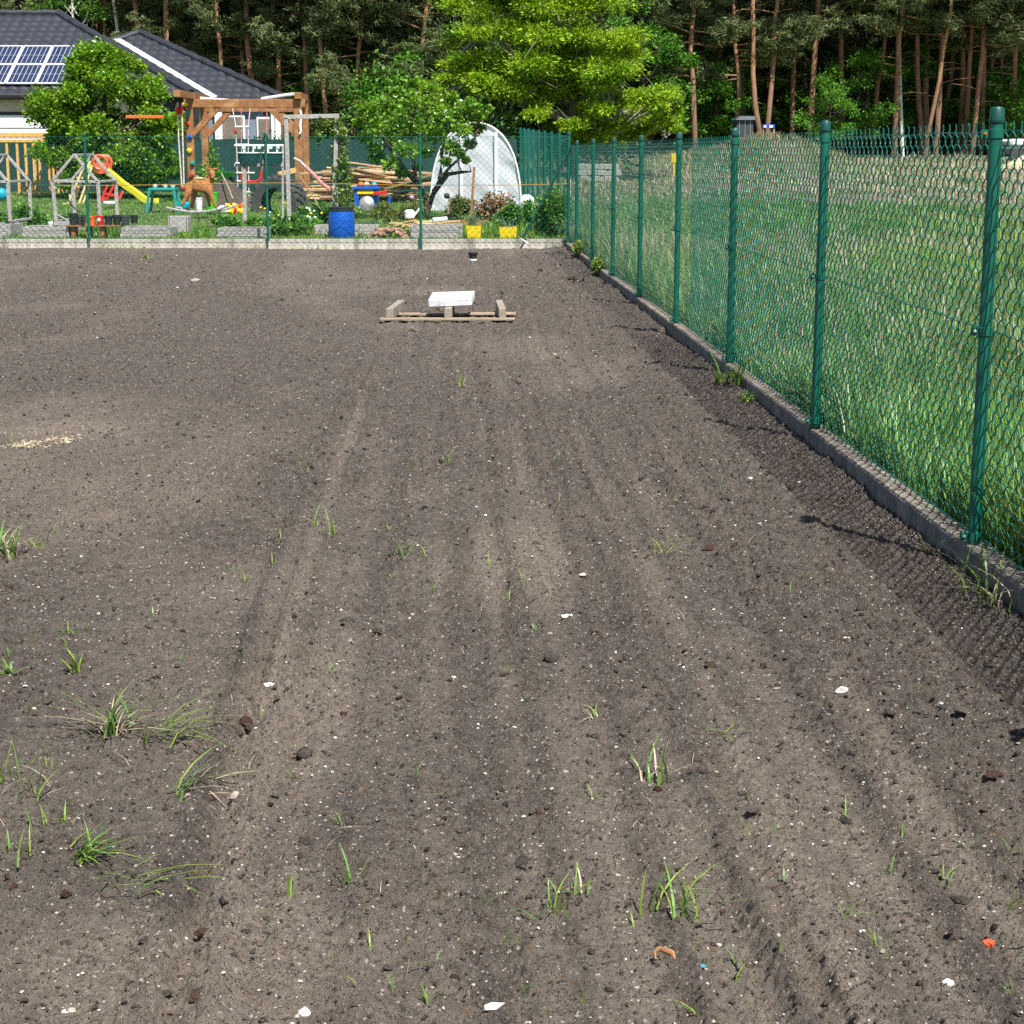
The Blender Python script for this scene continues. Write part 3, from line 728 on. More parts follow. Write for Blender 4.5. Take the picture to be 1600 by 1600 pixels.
# spilt pale sand
rr = np.random.default_rng(5)
for i, (u, v, sx_, sy_, n) in enumerate(((45, 693, .10, .09, 260), (98, 686, .11, .10, 110))):
    c = G(u, v); x = c.x + rr.normal(0, sx_ * .5, n); y = c.y + rr.normal(0, sy_ * .8, n); z = soil(x, y)[0]
    s = .0048 * np.exp(rr.normal(0, .5, n)); hh = .008 * np.exp(-((x - c.x) / sx_) ** 2 - ((y - c.y) / sy_ / 1.4) ** 2)
    vv = ICO[None] * (1 + rr.normal(0, .25, (n, 12, 1))) * s[:, None, None] * np.array([1, 1, .7]) + np.stack([x, y, z + hh], -1)[:, None]
    tag(npmesh('sand_spill', vv.reshape(-1, 3), (np.arange(n)[:, None, None] * 12 + ICF[None]).reshape(-1, 3), m_spill, None, c), ('cream coloured crumbly spill on the soil at the left edge', 'thinner tan spill just right of the cream coloured one')[i], 'spill', kind='stuff')

# grass tufts on the soil
def tuft(u, v, n, ln, wd, label, mat=None, lean=.9, seed=0, spread=.02, head=None, name='grass_tuft', cat='grass tuft', z0=0):
    rr = np.random.default_rng(seed + int(u * 7 + v)); c = G(u, v, z0); s = c.x + XS * c.y
    if 1.86 < s < 2.0: c.x -= s - 1.86; s = 1.86
    z = soil_z(c.x, c.y) if s < 1.9 else float(terrain(c.x, c.y))
    b = np.array([c.x, c.y, z]) + rr.normal(0, 1, (n, 3)) * np.array([spread, spread, 0])
    hd = None if head is None else head + rr.normal(0, .7, n)
    root = thing(name, (c.x, c.y, z), label, cat)
    wd *= 1.05; n0 = n; k = max(1, int(n * .55)); L = ln * rr.uniform(.45, 1.2, n)
    blade_mesh('green_blades', b[:k], L[:k], wd, rr, mat or m_grass, root, lean=lean, segs=4, heading=None if hd is None else hd[:k])
    if n - k: blade_mesh('yellow_blades', b[k:], L[k:] * .8, wd * .8, rr, m_grass_y if n % 3 else m_grass_d, root, lean=lean * 1.3, segs=3, heading=None if hd is None else hd[k:])
    return root
tuft(178, 1142, 48, .17, .0062, 'biggest sprawling grass tuft on the soil, left of the crumbled hole', spread=.022, lean=1.15)
tuft(250, 1150, 25, .16, .0052, 'grass blades sprawling flat to the right of the biggest tuft', spread=.03, lean=1.6, head=-.1)
tuft(285, 1240, 18, .13, .0062, 'grass tuft leaning to the right beside the sandy track edge', spread=.018, lean=1.4, head=.2)
tuft(132, 1335, 38, .10, .0058, 'dense dark green grass tuft at the lower left', lean=1.3, spread=.018, head=.1)
tuft(215, 1380, 13, .11, .0055, 'flattened grass blades below the dense dark tuft', lean=1.7, spread=.04, head=0)
tuft(60, 1240, 15, .10, .005, 'thin mixed grass at the left edge, under the biggest tuft', spread=.04)
tuft(18, 1215, 8, .13, .005, 'upright grass blades cut by the left edge of the picture', lean=.5)
tuft(88, 1290, 10, .09, .005, 'sparse bent grass just above the dense dark tuft', spread=.03)
tuft(12, 1350, 11, .10, .005, 'grass at the left edge beside the dense dark tuft', spread=.025)
tuft(120, 1045, 13, .10, .010, 'bright yellow green weed seedling standing upright at the left', m_lf_vine, lean=.55, spread=.006)
tuft(18, 1048, 13, .07, .010, 'bright low weed rosette at the left edge', m_lf_weed, lean=1.4, spread=.006)
tuft(4, 868, 69, .17, .008, 'dense bright grass tuft cut by the left edge further back', lean=.8, spread=.035)
tuft(62, 852, 7, .11, .006, 'thin yellowish grass beside the tuft at the left edge', m_grass_y, lean=.9)
tuft(108, 985, 7, .07, .006, 'small spreading grass above the bright upright weed', lean=1.3)
tuft(520, 845, 7, .13, .006, 'thin upright grass in the middle of the plot by the pale dust patch', lean=.45, spread=.015)
tuft(492, 830, 5, .11, .005, 'thin slanting grass just left of the upright blades in mid plot', lean=.9, spread=.012)
tuft(632, 880, 10, .12, .006, 'small leafy grass in mid plot right of the upright blades', lean=1.1, spread=.03)
tuft(610, 912, 6, .05, .010, 'tiny bright green seedling in mid plot', m_lf_vine, lean=1.0, spread=.006)
tuft(1022, 1225, 15, .12, .0062, 'upright young grass right of the middle, higher of two', lean=.7, spread=.028)
tuft(1052, 1440, 20, .13, .006, 'upright young grass right of the middle, nearer of two', lean=.75, spread=.026)
tuft(868, 1435, 8, .09, .005, 'thin young grass near the bottom middle', lean=.6, spread=.014)
tuft(900, 1410, 6, .08, .005, 'few bent grass blades near the bottom middle', lean=.9, spread=.02)
tuft(455, 1410, 5, .08, .0045, 'pair of thin green blades left of the bottom middle', lean=.35, spread=.008)
tuft(548, 1395, 7, .09, .005, 'grey green young grass at the bottom, left of the middle', lean=.5, spread=.012)
tuft(928, 1135, 6, .05, .005, 'small flat grass sprig in the centre right', lean=1.5, spread=.01)
tuft(1130, 1158, 7, .06, .005, 'green sprig beside a dark clod right of centre', lean=1.4, spread=.012)
tuft(1025, 880, 7, .14, .005, 'yellowing flat grass stalks at mid plot on the right', m_grass_y, lean=1.7, head=.3, spread=.02)
tuft(1545, 945, 13, .24, .008, 'tall grass growing out of the soil against the base boards at right', lean=.55, spread=.025)
tuft(1578, 968, 15, .20, .008, 'leafy grass against the base boards at the right edge', lean=.9, spread=.03)
tuft(1490, 880, 7, .13, .006, 'short grass against the base board near the first visible post', lean=.6, spread=.03)
tuft(1152, 618, 29, .22, .016, 'leafy weed growing at a gap between two base boards', m_lf_weed, lean=.8, spread=.05)
tuft(1165, 640, 13, .12, .014, 'low weed sprig on the soil under the leafy one at the boards', m_lf_weed, lean=1.3, spread=.04)
tuft(722, 608, 7, .16, .008, 'small upright grass far back in front of the pallet', m_lf_vine, lean=.5, spread=.01)
tuft(478, 745, 6, .12, .007, 'small green grass far back left of centre', lean=.4, spread=.01)
tuft(698, 730, 5, .10, .007, 'single green sprig in the middle distance', lean=.5, spread=.01)
tuft(225, 408, 20, .14, .016, 'yellow green weed at the far left in front of the wall', m_lf_vine, lean=1, spread=.05)

# separate seedlings: many alike
protos = []
rr = np.random.default_rng(12)
for k in range(6):
    n = 1 + k % 3; o = blade_mesh('grass_seedling', rr.normal(0, .004, (n, 3)) * np.array([1, 1, 0]), .05 * rr.uniform(.6, 1.2, n), .0042, rr, (m_grass_y, m_grass, m_lf_vine)[k % 3], None, lean=.35 + .2 * k, segs=3)
    protos.append(o)
k = 0
while k < 170:
    y = 3.0 * (4.2) ** (rr.uniform() ** 1.25); x = rr.uniform(-.31, .31) * y
    if x + XS * y > 1.5 or vn(np.array([x * 1.3]), np.array([y * .6]), 301)[0] < .38: continue
    p = protos[k] if k < 6 else protos[rr.integers(0, 6)].copy()
    if k >= 6: COL.objects.link(p)
    p.location = (x, y, soil_z(x, y) - .002); p.rotation_euler = (0, 0, rr.uniform(0, 6.3)); p.scale = (1, 1, rr.uniform(.7, 1.4))
    tag(p, 'thin seedling of one to three grass blades scattered on the bare soil', 'grass seedling', 'grass seedlings over the soil'); k += 1

# ivy like weeds over the far end of the boards
def bush(name, c, rad, n, size, mat, label, cat, seed, group=None, stem=m_bark_dk, clumps=7, up=.4, aspect=.6, stems=5, dirs=True):
    rr = np.random.default_rng(seed); c = Vector(c); root = thing(name, c, label, cat, group)
    cl = []
    for i in range(clumps):
        d = rr.normal(size=3); d /= np.linalg.norm(d); d[2] = abs(d[2]) * 1.0 - .25
        cl.append((np.array(c) + np.array([0, 0, rad[2] * .62]) + d * np.array(rad) * .62, np.array(rad) * rr.uniform(.35, .6)))
    pts, dr = crown_points(rr, cl, n // clumps, .35); k = pts[:, 2] > c.z + .01; pts, dr = pts[k], dr[k]
    v, f = leaves(pts, size, rr, aspect, up, dirs=dr if dirs else None)
    npmesh('foliage', v, f, mat, root)
    b = MB()
    for i in range(stems):
        q = cl[i % clumps][0]; m = (np.array(c) + q) / 2 + rr.normal(0, .06, 3) * np.array(rad)
        b.tube([c + Vector((rr.normal(0, .03), rr.normal(0, .03), -.03)), m, q], [.012 * rad[2] + .003, .009 * rad[2] + .002, .003], 5)
    b.build('stem', stem, root, smooth=True)
    return root
c = Vector((xf(25.6) - .02, 25.6, .05)); bush('climbing_weed', c, (.13, .4, .20), 600, .06, m_lf_vine, 'bright leafy weed over the base boards at the far corner', 'weed', 21)
c = Vector((xf(22.4) - .02, 22.4, .02)); bush('climbing_weed', c, (.12, .45, .17), 600, .06, m_lf_vine, 'bright leafy weed over the base boards, nearer than the corner one', 'weed', 22)

# ================================================================== GARDEN BEHIND THE WALL
def GZ(y): return float(gz(y))
# raised beds of weathered planks
def bed(u0, u1, y, top_v, label, soil_=True, depth=.7):
    a, b = P(u0, 350, y), P(u1, 350, y); zt = P(u0, top_v, y).z; z0 = GZ(y) - .02; h = zt - z0
    t = thing('raised_bed', ((a.x + b.x) / 2, y, z0), label, 'raised bed')
    wv = b.x - a.x
    MB().box(((a.x + b.x) / 2, y, z0 + h * .26), (wv, .035, h * .46), (0, 0, .004)).build('plank', m_wood_gry, t, bevel=.004)
    MB().box(((a.x + b.x) / 2 + .006, y + .003, z0 + h * .75), (wv - .03, .035, h * .48), (0, 0, -.004)).build('plank', m_wood_gry, t, bevel=.004)
    for x in (a.x + .02, b.x - .02): MB().box((x, y + depth / 2 + .02, z0 + h / 2), (.035, depth, h * .96)).build('side_plank', m_wood_gry, t, bevel=.004)
    MB().box(((a.x + b.x) / 2, y + depth + .04, z0 + h / 2), (wv, .035, h * .94)).build('plank', m_wood_gry, t, bevel=.004)
    MB().box((b.x - .012, y - .022, z0 + h / 2), (.045, .03, h * 1.05)).build('corner_post', m_wood_gry, t, bevel=.004)
    if soil_:
        n = 10; vs = [(a.x + .04 + (wv - .08) * i / n, y + .03 + (depth - .02) * j / 4, z0 + h * (.86 + .1 * random.random())) for i in range(n + 1) for j in range(5)]
        fs = [(i * 5 + j, (i + 1) * 5 + j, (i + 1) * 5 + j + 1, i * 5 + j + 1) for i in range(n) for j in range(4)]
        MB().add(vs, fs).build('soil', m_soil2, t, smooth=True)
    return t
bed(33, 107, 28.75, 354, 'grey plank bed behind the wall with a white scrap of paper on it')
bed(-60, 16, 28.9, 350, 'plank bed at the left edge under the cut off frame')
bed(187, 265, 28.75, 355, 'grey plank bed behind the wall, right of the row of pots')
bed(338, 416, 28.75, 357, 'light grey plank bed behind the wall, left of the blue barrel')
bed(640, 721, 28.75, 352, 'grey plank bed behind the wall, between brick heap and yellow boxes')
bed(490, 590, 29.3, 352, 'low plank bed hidden behind the blue barrel', depth=.5)
a = P(278, 340, 29.8)
t = thing('planter_crate', (a.x, 29.8, GZ(29.8)), 'pale square plank crate with soil between two longer beds', 'crate')
for dx, dy, sx_, sy_ in ((0, 0, .30, .03), (0, .32, .30, .03), (-.15, .16, .03, .35), (.15, .16, .03, .35)): MB().box((a.x + dx, 29.8 + dy, GZ(29.8) + .17), (sx_, sy_, .26), (0, 0, 0)).build('side', m_wood_gry, t, bevel=.003)
MB().box((a.x, 29.96, GZ(29.8) + .25), (.27, .3, .03)).build('soil', m_soil2, t)
# shelf plank on blocks, with the pots
a, b = P(104, 353, 28.7), P(188, 353, 28.7)
t = thing('plank_shelf', ((a.x + b.x) / 2, 28.7, GZ(28.7)), 'low plank shelf on short blocks carrying the row of pots', 'shelf')
MB().box(((a.x + b.x) / 2, 28.78, a.z), (b.x - a.x, .24, .025), (0, 0, .01)).build('plank', m_wood_brn, t, bevel=.003)
for x in (a.x + .10, a.x + .34, b.x - .3): MB().box((x, 28.8, (a.z + GZ(28.7)) / 2 - .01), (.07, .18, a.z - GZ(28.7) - .005)).build('block', m_wood_brn, t, bevel=.003)
a = P(78, 350, 28.72)
MBl = MB().add([(a.x - .06, 28.8, a.z + .03), (a.x - .02, 28.74, a.z + .01), (a.x + .0, 28.74, a.z - .06), (a.x + .04, 28.72, a.z + .0), (a.x + .03, 28.8, a.z + .05), (a.x - .01, 28.79, a.z + .035)], ((0, 1, 5), (1, 2, 3), (1, 3, 5), (3, 4, 5)))
tag(MBl.build('paper_scrap', m_white, None, a), 'white crumpled scrap on the grey plank bed at left', 'scrap')
# flower pots
def pot(u, v0, v1, w_px, mat, label, y=28.78, soil_=True):
    a = P(u, v1, y); h = P(u, v0, y).z - a.z; r = w_px * y / 2821 / 2
    t = thing('flower_pot', a, label, 'flower pot')
    MB().lathe([(r * .72, 0), (r * .93, h * .82), (r, h * .82), (r, h), (r * .9, h), (r * .86, h * .84), (.001, h * .84)], a, 18).build('pot', mat, t, smooth=True)
    MB().lathe([(r * .87, h * .85), (r * .5, h * .9), (.001, h * .91)], a, 14).build('soil', m_soil2, t, smooth=True)
    return t, a, r, h
pot(115, 333, 353, 15, m_black, 'black flower pot at the left end of the pot row')
pot(128, 336, 353, 15, m_pot_gry, 'grey flower pot second from the left in the pot row')
t_, a_, r_, h_ = pot(144, 337, 354, 12, m_orng, 'orange flower pot in the pot row')
t_, a_, r_, h_ = pot(157, 337, 353, 13, m_red, 'red flower pot with a white label in the pot row')
MB().box((a_.x - .008, a_.y - r_ * .93, a_.z + h_ * .62), (r_ * .8, .008, h_ * .28), (R(8), 0, 0)).build('label', m_white, t_)
pot(170, 337, 352, 14, m_black, 'black flower pot just right of the red one')
pot(183, 336, 352, 14, m_black, 'black flower pot second right of the red one')
pot(196, 336, 352, 16, m_pot_gry, 'grey flower pot near the right end of the pot row')
pot(210, 336, 349, 13, m_black, 'black flower pot at the right end of the pot row', 28.95)
# blue barrel
a = P(532, 372, 28.62); z0 = GZ(28.6) - .02; hb = P(532, 324, 28.62).z - z0; rb = 20.5 * 28.62 / 2821
t = thing('blue_barrel', (a.x, 28.75, z0), 'bright blue plastic barrel with black rim behind the wall', 'barrel')
MB().lathe([(rb * .9, 0), (rb * .98, hb * .05), (rb * 1.03, hb * .35), (rb * 1.03, hb * .6), (rb * .97, hb * .82), (rb * .92, hb * .87), (rb * .92, hb * .9)], (a.x, 28.85, z0), 28).build('drum', m_blue, t, smooth=True)
MB().lathe([(rb * .93, hb * .885), (rb * .97, hb * .89), (rb * .97, hb * .94), (rb * .93, hb * .95), (rb * .96, hb * .96), (rb * .96, hb * 1.0), (rb * .86, hb * 1.0), (.001, hb * .97)], (a.x, 28.85, z0), 28).build('rim', m_black, t, smooth=True)
# yellow planters with leeks
for u0, u1, v0, lab in ((729, 752, 352, 'bright yellow square planter left of its twin behind the wall'), (780, 808, 355, 'bright yellow square planter right of its twin, by the slanting brace')):
    a, b = P(u0, v0, 28.6), P(u1, v0, 28.6); z0 = GZ(28.6); w_ = b.x - a.x; h = a.z - z0; cx = (a.x + b.x) / 2
    t = thing('yellow_planter', (cx, 28.7, z0), lab, 'planter')
    vs = []
    for (sc_, z) in ((.86, 0), (1, h), (.93, h), (.9, h - .03)):
        for sx_, sy_ in ((-1, -1), (1, -1), (1, 1), (-1, 1)): vs.append((cx + sx_ * w_ / 2 * sc_, 28.72 + sy_ * .12 * sc_, z0 + z))
    MB().add(vs, [(i * 4 + j, i * 4 + (j + 1) % 4, i * 4 + 4 + (j + 1) % 4, i * 4 + 4 + j) for i in range(3) for j in range(4)] + [(0, 1, 2, 3), (15, 14, 13, 12)]).build('box', m_yellow, t)
    rr = np.random.default_rng(int(u0)); n = 26
    blade_mesh('leek_leaves', np.array([cx, 28.72, z0 + h - .03]) + rr.normal(0, .05, (n, 3)) * np.array([1.2, .8, 0]), .26 * rr.uniform(.6, 1.2, n), .014, rr, m_lf_blue, t, lean=.8, segs=4)
# heap of broken bricks
pr = None; rq = random.Random(8)
for i in range(30):
    k = i / 30; lay = int(k * 3); x = P(576 + 60 * rq.random() * (1 - .12 * lay) + 4 * lay, 360, 28.75).x
    if pr is None:
        pr = MB().box((0, 0, 0), (.13, .09, .055)).build('broken_brick', m_brick, None, (0, 0, 0), bevel=.008); o = pr
    else: o = pr.copy(); COL.objects.link(o)
    o.location = (x, 28.68 + .22 * rq.random(), GZ(28.7) + .03 + .055 * lay); o.rotation_euler = (rq.uniform(-.4, .4), rq.uniform(-.4, .4), rq.uniform(0, 3)); o.scale = [rq.uniform(.6, 1.1)] * 3
    tag(o, 'broken reddish brick in the small heap right of the blue barrel', 'brick', 'broken bricks heaped behind the wall')

# house shaped weathered planter frames
def cold_frame(u_off, label):
    y0, y1 = 29.4, 30.7
    t = thing('cold_frame', P(118 + u_off, 345, y0), label, 'frame')
    def fp(u, v): return P(u + u_off, v, y0)
    q = {'bl': fp(88, 346), 'tl': fp(82, 283), 'ap': fp(116, 242), 'tr': fp(153, 284), 'br': fp(157, 346)}
    sh = Vector((0, y1 - y0, 0.0)); qb = {k: v + sh for k, v in q.items()}
    W = .058
    for d, nm in ((q, 'front'), (qb, 'rear')):
        for a, b, n_ in (('bl', 'tl', 'leg'), ('br', 'tr', 'leg'), ('tl', 'ap', 'rafter'), ('ap', 'tr', 'rafter'), ('tl', 'tr', 'tie_beam')):
            if nm == 'rear' and n_ == 'tie_beam': continue
            MB().bar(d[a], d[b], W, .042).build(n_, m_wood_gry, t, bevel=.004)
    for k, n_ in (('ap', 'ridge_beam'), ('tl', 'plate'), ('tr', 'plate'), ('bl', 'sill'), ('br', 'sill')):
        MB().bar(q[k], qb[k], W * .9, .04).build(n_, m_wood_gry, t, bevel=.004)
    MB().bar(q['bl'] + Vector((0, 0, .12)), q['bl'] + Vector((.38, .3, -.16)), .05, .03).build('brace', m_wood_gry, t, bevel=.003)
    arc = [q['tl'] + Vector((.03 + .34 * (1 - math.cos(i * .155)), .35, .35 - .85 * math.sin(i * .155))) for i in range(11)]
    MB().tube(arc, .014, 6).build('hoop', m_black, t, smooth=True)
    MB().box((q['bl'].x + .16, y0 - .1, q['bl'].z - .03), (.34, .1, .06)).build('foot_board', m_wood_gry, t, bevel=.004)
    return t
cold_frame(0, 'whole grey house shaped timber frame standing behind the wall at left')
cold_frame(-141, 'grey house shaped timber frame cut off by the left edge')
# fresh timber railing pavilion
y = 45.0; zb = GZ(y)
t = thing('timber_pavilion', P(40, 306, y), 'fresh yellow timber railing with slats in front of the house', 'pavilion')
za, zc = P(0, 219, y).z, P(0, 207, y).z
x0, x1 = P(-90, 220, y).x, P(73, 220, y).x
MB().box(((x0 + x1) / 2, y, (za + zc) / 2 + .02), (x1 - x0, .12, (zc - za) * .75)).build('top_beam', m_wood_new, t, bevel=.01)
MB().box(((x0 + x1) / 2, y - .03, za - .02), (x1 - x0 - .05, .06, .07)).build('rail', m_wood_new, t, bevel=.005)
MB().box(((x0 + x1) / 2, y, P(0, 309, y).z), (x1 - x0 + .2, .14, .09)).build('base_board', m_wood_new, t, bevel=.006)
zz = (P(0, 309, y).z + za) / 2; hh = za - P(0, 309, y).z
for u in (-80, -66, -50, -36, -20, -5, 12, 28, 41, 54, 62): MB().box((P(u, 250, y).x, y - .01, zz), (.062 if u != 54 else .085, .06, hh)).build('slat', m_wood_new, t, bevel=.004)
for i in range(6): MB().box((x1 - .05 + 0 * i, y + .3 + i * .42, zz), (.05, .075, hh)).build('slat', m_wood_new, t, bevel=.004)
MB().box((x1 - .05, y + 1.3, za + .06), (.1, 2.6, .12)).build('side_beam', m_wood_new, t, bevel=.006)
for u0, u1 in ((41, 54), (62, 54)):
    a, b = P(u0 - 13, 306, y - .06), P(u1 - 4, 283, y - .06)
    MB().bar(a, b, .05, .03).build('brace', m_wood_new, t, bevel=.003)
a = P(2, 304, 42); a.z = GZ(42) + .15
tag(MB().ball(a, .155, 20).build('toy_ball', m_cyan, None, a, smooth=True), 'turquoise ball on the lawn at the left edge', 'ball')
# slide
y = 40.5; zb = GZ(y)
t = thing('garden_slide', P(150, 322, y), 'toy slide with yellow chute, cream ladder and red top hoops', 'slide')
def sp(u, v, dy=0): return P(u, v, y) + Vector((0, dy, 0))
for dy in (0, .38):
    MB().bar(sp(107, 318, dy), sp(135, 252, dy), .09, .05).build('ladder_side', m_crm_pl, t, bevel=.008)
    MB().bar(sp(124, 318, dy), sp(145, 258, dy), .07, .05).build('leg', m_crm_pl, t, bevel=.008)
for k in range(4):
    q = sp(112 + 6 * k, 306 - 14 * k, .19); MB().box(q, (.14, .36, .045)).build('step', m_crm_pl, t, bevel=.006)
MB().box(sp(112, 319, .19), (.45, .5, .03)).build('foot', m_crm_pl, t, bevel=.006)
MB().box(sp(146, 262, .19), (.32, .40, .05)).build('platform', m_chute, t, bevel=.008)
path = [sp(140, 263, .19), sp(158, 266, .19), sp(172, 275, .19), sp(190, 290, .19), sp(210, 304, .19), sp(224, 315, .19), sp(232, 318, .19), sp(243, 317, .19)]
b = MB(); vs = []; prof = [(-.20, .10), (-.17, .10), (-.15, .0), (.15, .0), (.17, .10), (.20, .10), (.18, -.03), (-.18, -.03)]
for q in path: vs += [(q.x, q.y + a_, q.z + c_) for a_, c_ in prof]
m = len(prof); b.add(vs, [(i * m + j, i * m + (j + 1) % m, (i + 1) * m + (j + 1) % m, (i + 1) * m + j) for i in range(len(path) - 1) for j in range(m)] + [tuple(range(m)), tuple(range(len(vs) - 1, len(vs) - m - 1, -1))])
b.build('chute', m_chute, t, smooth=True)
for dy in (-.02, .40):
    cc = sp(157, 254, dy); MB().tube([cc + Vector((.155 * math.cos(i * .33), 0, .155 * math.sin(i * .33))) for i in range(-3, 15)], .038, 8).build('hoop', m_orange, t, smooth=True)
    MB().lathe([(.15, -.012), (.16, 0), (.15, .012)], sp(158, 263, dy), 16, sy=.8, axis=(0, 1, 0)).build('side_panel', m_orange, t, smooth=True)
# red toy chair
y = 38.5
t = thing('toy_walker', P(170, 318, y), 'red plastic toy walker with white base on the lawn by the slide', 'toy')
for p_, q_ in (((158, 315), (166, 289)), ((166, 312), (176, 290)), ((186, 314), (175, 288)), ((158, 314), (172, 303)), ((186, 312), (190, 299))):
    MB().bar(P(*p_, y), P(*q_, y) + Vector((0, .12, 0)), .05, .04).build('strut', m_red, t, bevel=.006)
MB().box(P(173, 305, y) + Vector((0, .1, 0)), (.24, .22, .06), (0, .15, 0)).build('seat', m_red, t, bevel=.015)
MB().lathe([(.15, 0), (.17, .02), (.17, .05), (.13, .07)], P(171, 318, y) + Vector((0, .1, -.02)), 16).build('base', m_white, t, smooth=True)
# teal table
y = 36.5; zt = P(250, 296, y).z; z0 = GZ(y)
a, b = P(231, 296, y), P(273, 296, y)
t = thing('play_table', ((a.x + b.x) / 2, y, z0), 'small teal plastic table on the lawn with white toys on top', 'table')
MB().box(((a.x + b.x) / 2, y + .2, zt), (b.x - a.x, .44, .05)).build('tabletop', m_teal, t, bevel=.012)
for x, sx_ in ((a.x, -1), (b.x, 1)):
    for dy in (.0, .4): MB().bar((x - sx_ * .03, y + dy, zt), (x + sx_ * .05, y + dy, z0 - .01), .055, .04).build('leg', m_teal, t, bevel=.006)
for i, (u, lab) in enumerate(((240, 'white toy cup on the left of the teal table'), (256, 'white crumpled toy in the middle of the teal table'), (268, 'white toy bowl on the right of the teal table'))):
    q = P(u, 295, y); q = Vector((q.x, y + .15, zt + .025)); tag(MB().lathe([(.03, 0), (.05, .03), (.055, .06), (.03, .075)], q, 10).build('toy_cup', m_white, None, q, smooth=True), lab, 'toy')

# swing frame of brown beams
yf, yb = 42.0, 43.7
t = thing('swing_frame', P(380, 305, yf), 'brown timber swing frame with braces and coloured climbing holds', 'swing frame')
zt, zl = P(380, 155, yf).z, P(380, 168, yf).z
xl, xr = P(297, 200, yf).x, P(466, 200, yf).x
def post(x, y, w_=.17): return MB().box((x, y, (zl + GZ(y) - .1) / 2), (w_, .15, zl - GZ(y) + .1)).build('post', m_wood_brn, t, bevel=.008)
pf = post(xl, yf); post(xr, yf, .19)
xbl, xbr = P(320, 200, yb).x, P(476, 200, yb).x
post(xbl, yb, .16); post(xbr, yb, .2)
MB().box(((xl + xr) / 2 + .03, yf, (zt + zl) / 2), (xr - xl + .30, .14, zt - zl)).build('beam', m_wood_brn, t, bevel=.008)
MB().box(((xbl + xbr) / 2, yb, (zt + zl) / 2 - .06), (xbr - xbl + .2, .14, .2)).build('beam', m_wood_brn, t, bevel=.008)
MB().bar((P(276, 150, 40.2).x, 40.2, zt + .075), (xbl, yb + .1, zt + .075), .15, .15).build('cross_beam', m_wood_brn, t, bevel=.006)
MB().bar((xr + .03, yf - .2, zt + .075), (xbr, yb + .15, zt + .075), .16, .15).build('cross_beam', m_wood_brn, t, bevel=.006)
for x, y, s in ((xl, yf, 1), (xr, yf, -1), (xbl, yb, 1), (xbr, yb, -1)):
    MB().bar((x + s * .05, y - .0, zl - .62), (x + s * .68, y - .0, zl + .02), .10, .13).build('brace', m_wood_brn, t, bevel=.006)
# the white film lying along the top
MB().tube([(xl + .2, yf + .3, zt + .03), (xl + .9, yf + .5, zt - .02), (xl + 1.4, yf + .6, zt - .02)], .035, 8).build('film_roll', m_white, t, smooth=True)
MB().tube([(xr - .9, yf + .5, zt + .02), (xr - .35, yf + .4, zt + .10), (xr - .02, yf + .3, zt + .13)], .04, 8).build('film_roll', m_white, t, smooth=True)
for (u, v), m_, lab in (((289, 163), m_yellow, 'top yellow climbing hold'), ((293, 177), m_teal, 'upper green climbing hold'), ((292, 193), m_red, 'upper red climbing hold'), ((297, 214), m_blue, 'blue climbing hold'), ((296, 235), m_yellow, 'lower yellow climbing hold'), ((301, 255), m_teal, 'lower teal climbing hold'), ((299, 275), m_red, 'lowest red climbing hold')):
    q = P(u, v, yf - .11); random.seed(u); MB().ball(q, .062, 10, 1, .7, .8, .012).build('climbing_hold', m_, t, smooth=True)['label'] = lab
# rope ladder
yy = yf - .05
t = thing('rope_ladder', P(376, 168, yy), 'white rope ladder with wooden rungs hanging from the swing frame beam', 'rope ladder')
for pts in ([(363, 168), (368, 195), (370, 240), (372, 310)], [(391, 168), (388, 195), (388, 240), (389, 312)]):
    MB().tube([P(u, v, yy) for u, v in pts], .014, 6).build('rope', m_rope, t, smooth=True)
for v, a, b in ((198, 367, 389), (226, 368, 390), (255, 368, 391), (270, 367, 398), (283, 370, 391), (300, 371, 391)):
    MB().tube([P(a, v, yy - .02), P(b, v, yy - .02)], .019, 8).build('rung', m_white, t, smooth=True)
for u, v in ((368, 205),): MB().ball(P(u, v, yy - .03), .035, 8, 1, 1, 1.6).build('clip', m_red, t, smooth=True)
# red swing
t = thing('toy_swing', P(396, 168, yy + .1), 'red plastic swing seat hanging on ropes from the swing frame', 'swing')
sw = [P(378, 279, yy), P(381, 282, yy), P(390, 284, yy), P(399, 284, yy), P(406, 281, yy), P(408, 278, yy)]
b = MB()
for i in range(len(sw) - 1): b.bar(sw[i], sw[i + 1] + (sw[i + 1] - sw[i]) * .05, .17, .055)
b.build('seat', m_red, t, bevel=.01)
for a, c in (((377, 168), (378, 279)), ((417, 168), (408, 278))):
    MB().tube([P(*a, yy), P(a[0], 200, yy), P(*c, yy)], .011, 6).build('rope', m_rope_red, t, smooth=True)
    MB().tube([P(c[0], 268, yy), P(c[0], 279, yy)], .035, 8).build('grip', m_red, t, smooth=True)
# trapeze ropes at the left
t = thing('climbing_rope', P(283, 155, 40.9), 'pair of pale ropes with red clips hanging left of the swing frame', 'rope')
for du in (-3.5, 3): MB().tube([P(281 + du, 160, 40.9), P(282.5 + du, 215, 40.9), P(286 + du * .5, 293, 40.9)], .018, 6).build('rope', m_rope, t, smooth=True)
for du in (-3.5, 3): MB().tube([P(281 + du, 167, 40.88), P(281 + du, 179, 40.88)], .035, 8).build('clip', m_red, t, smooth=True)
q = P(286, 294, 40.9); MB().ball(q, .05, 10).build('knot', m_red, t, smooth=True)
q = P(284, 306, 38); q.z = GZ(38) + .10
tag(MB().lathe([(.10, 0), (.16, .05), (.17, .12), (.12, .17)], q - Vector((0, 0, .1)), 14).build('toy_bowl', m_cyan, None, q, smooth=True), 'light blue toy bowl on the grass by the horse', 'toy')
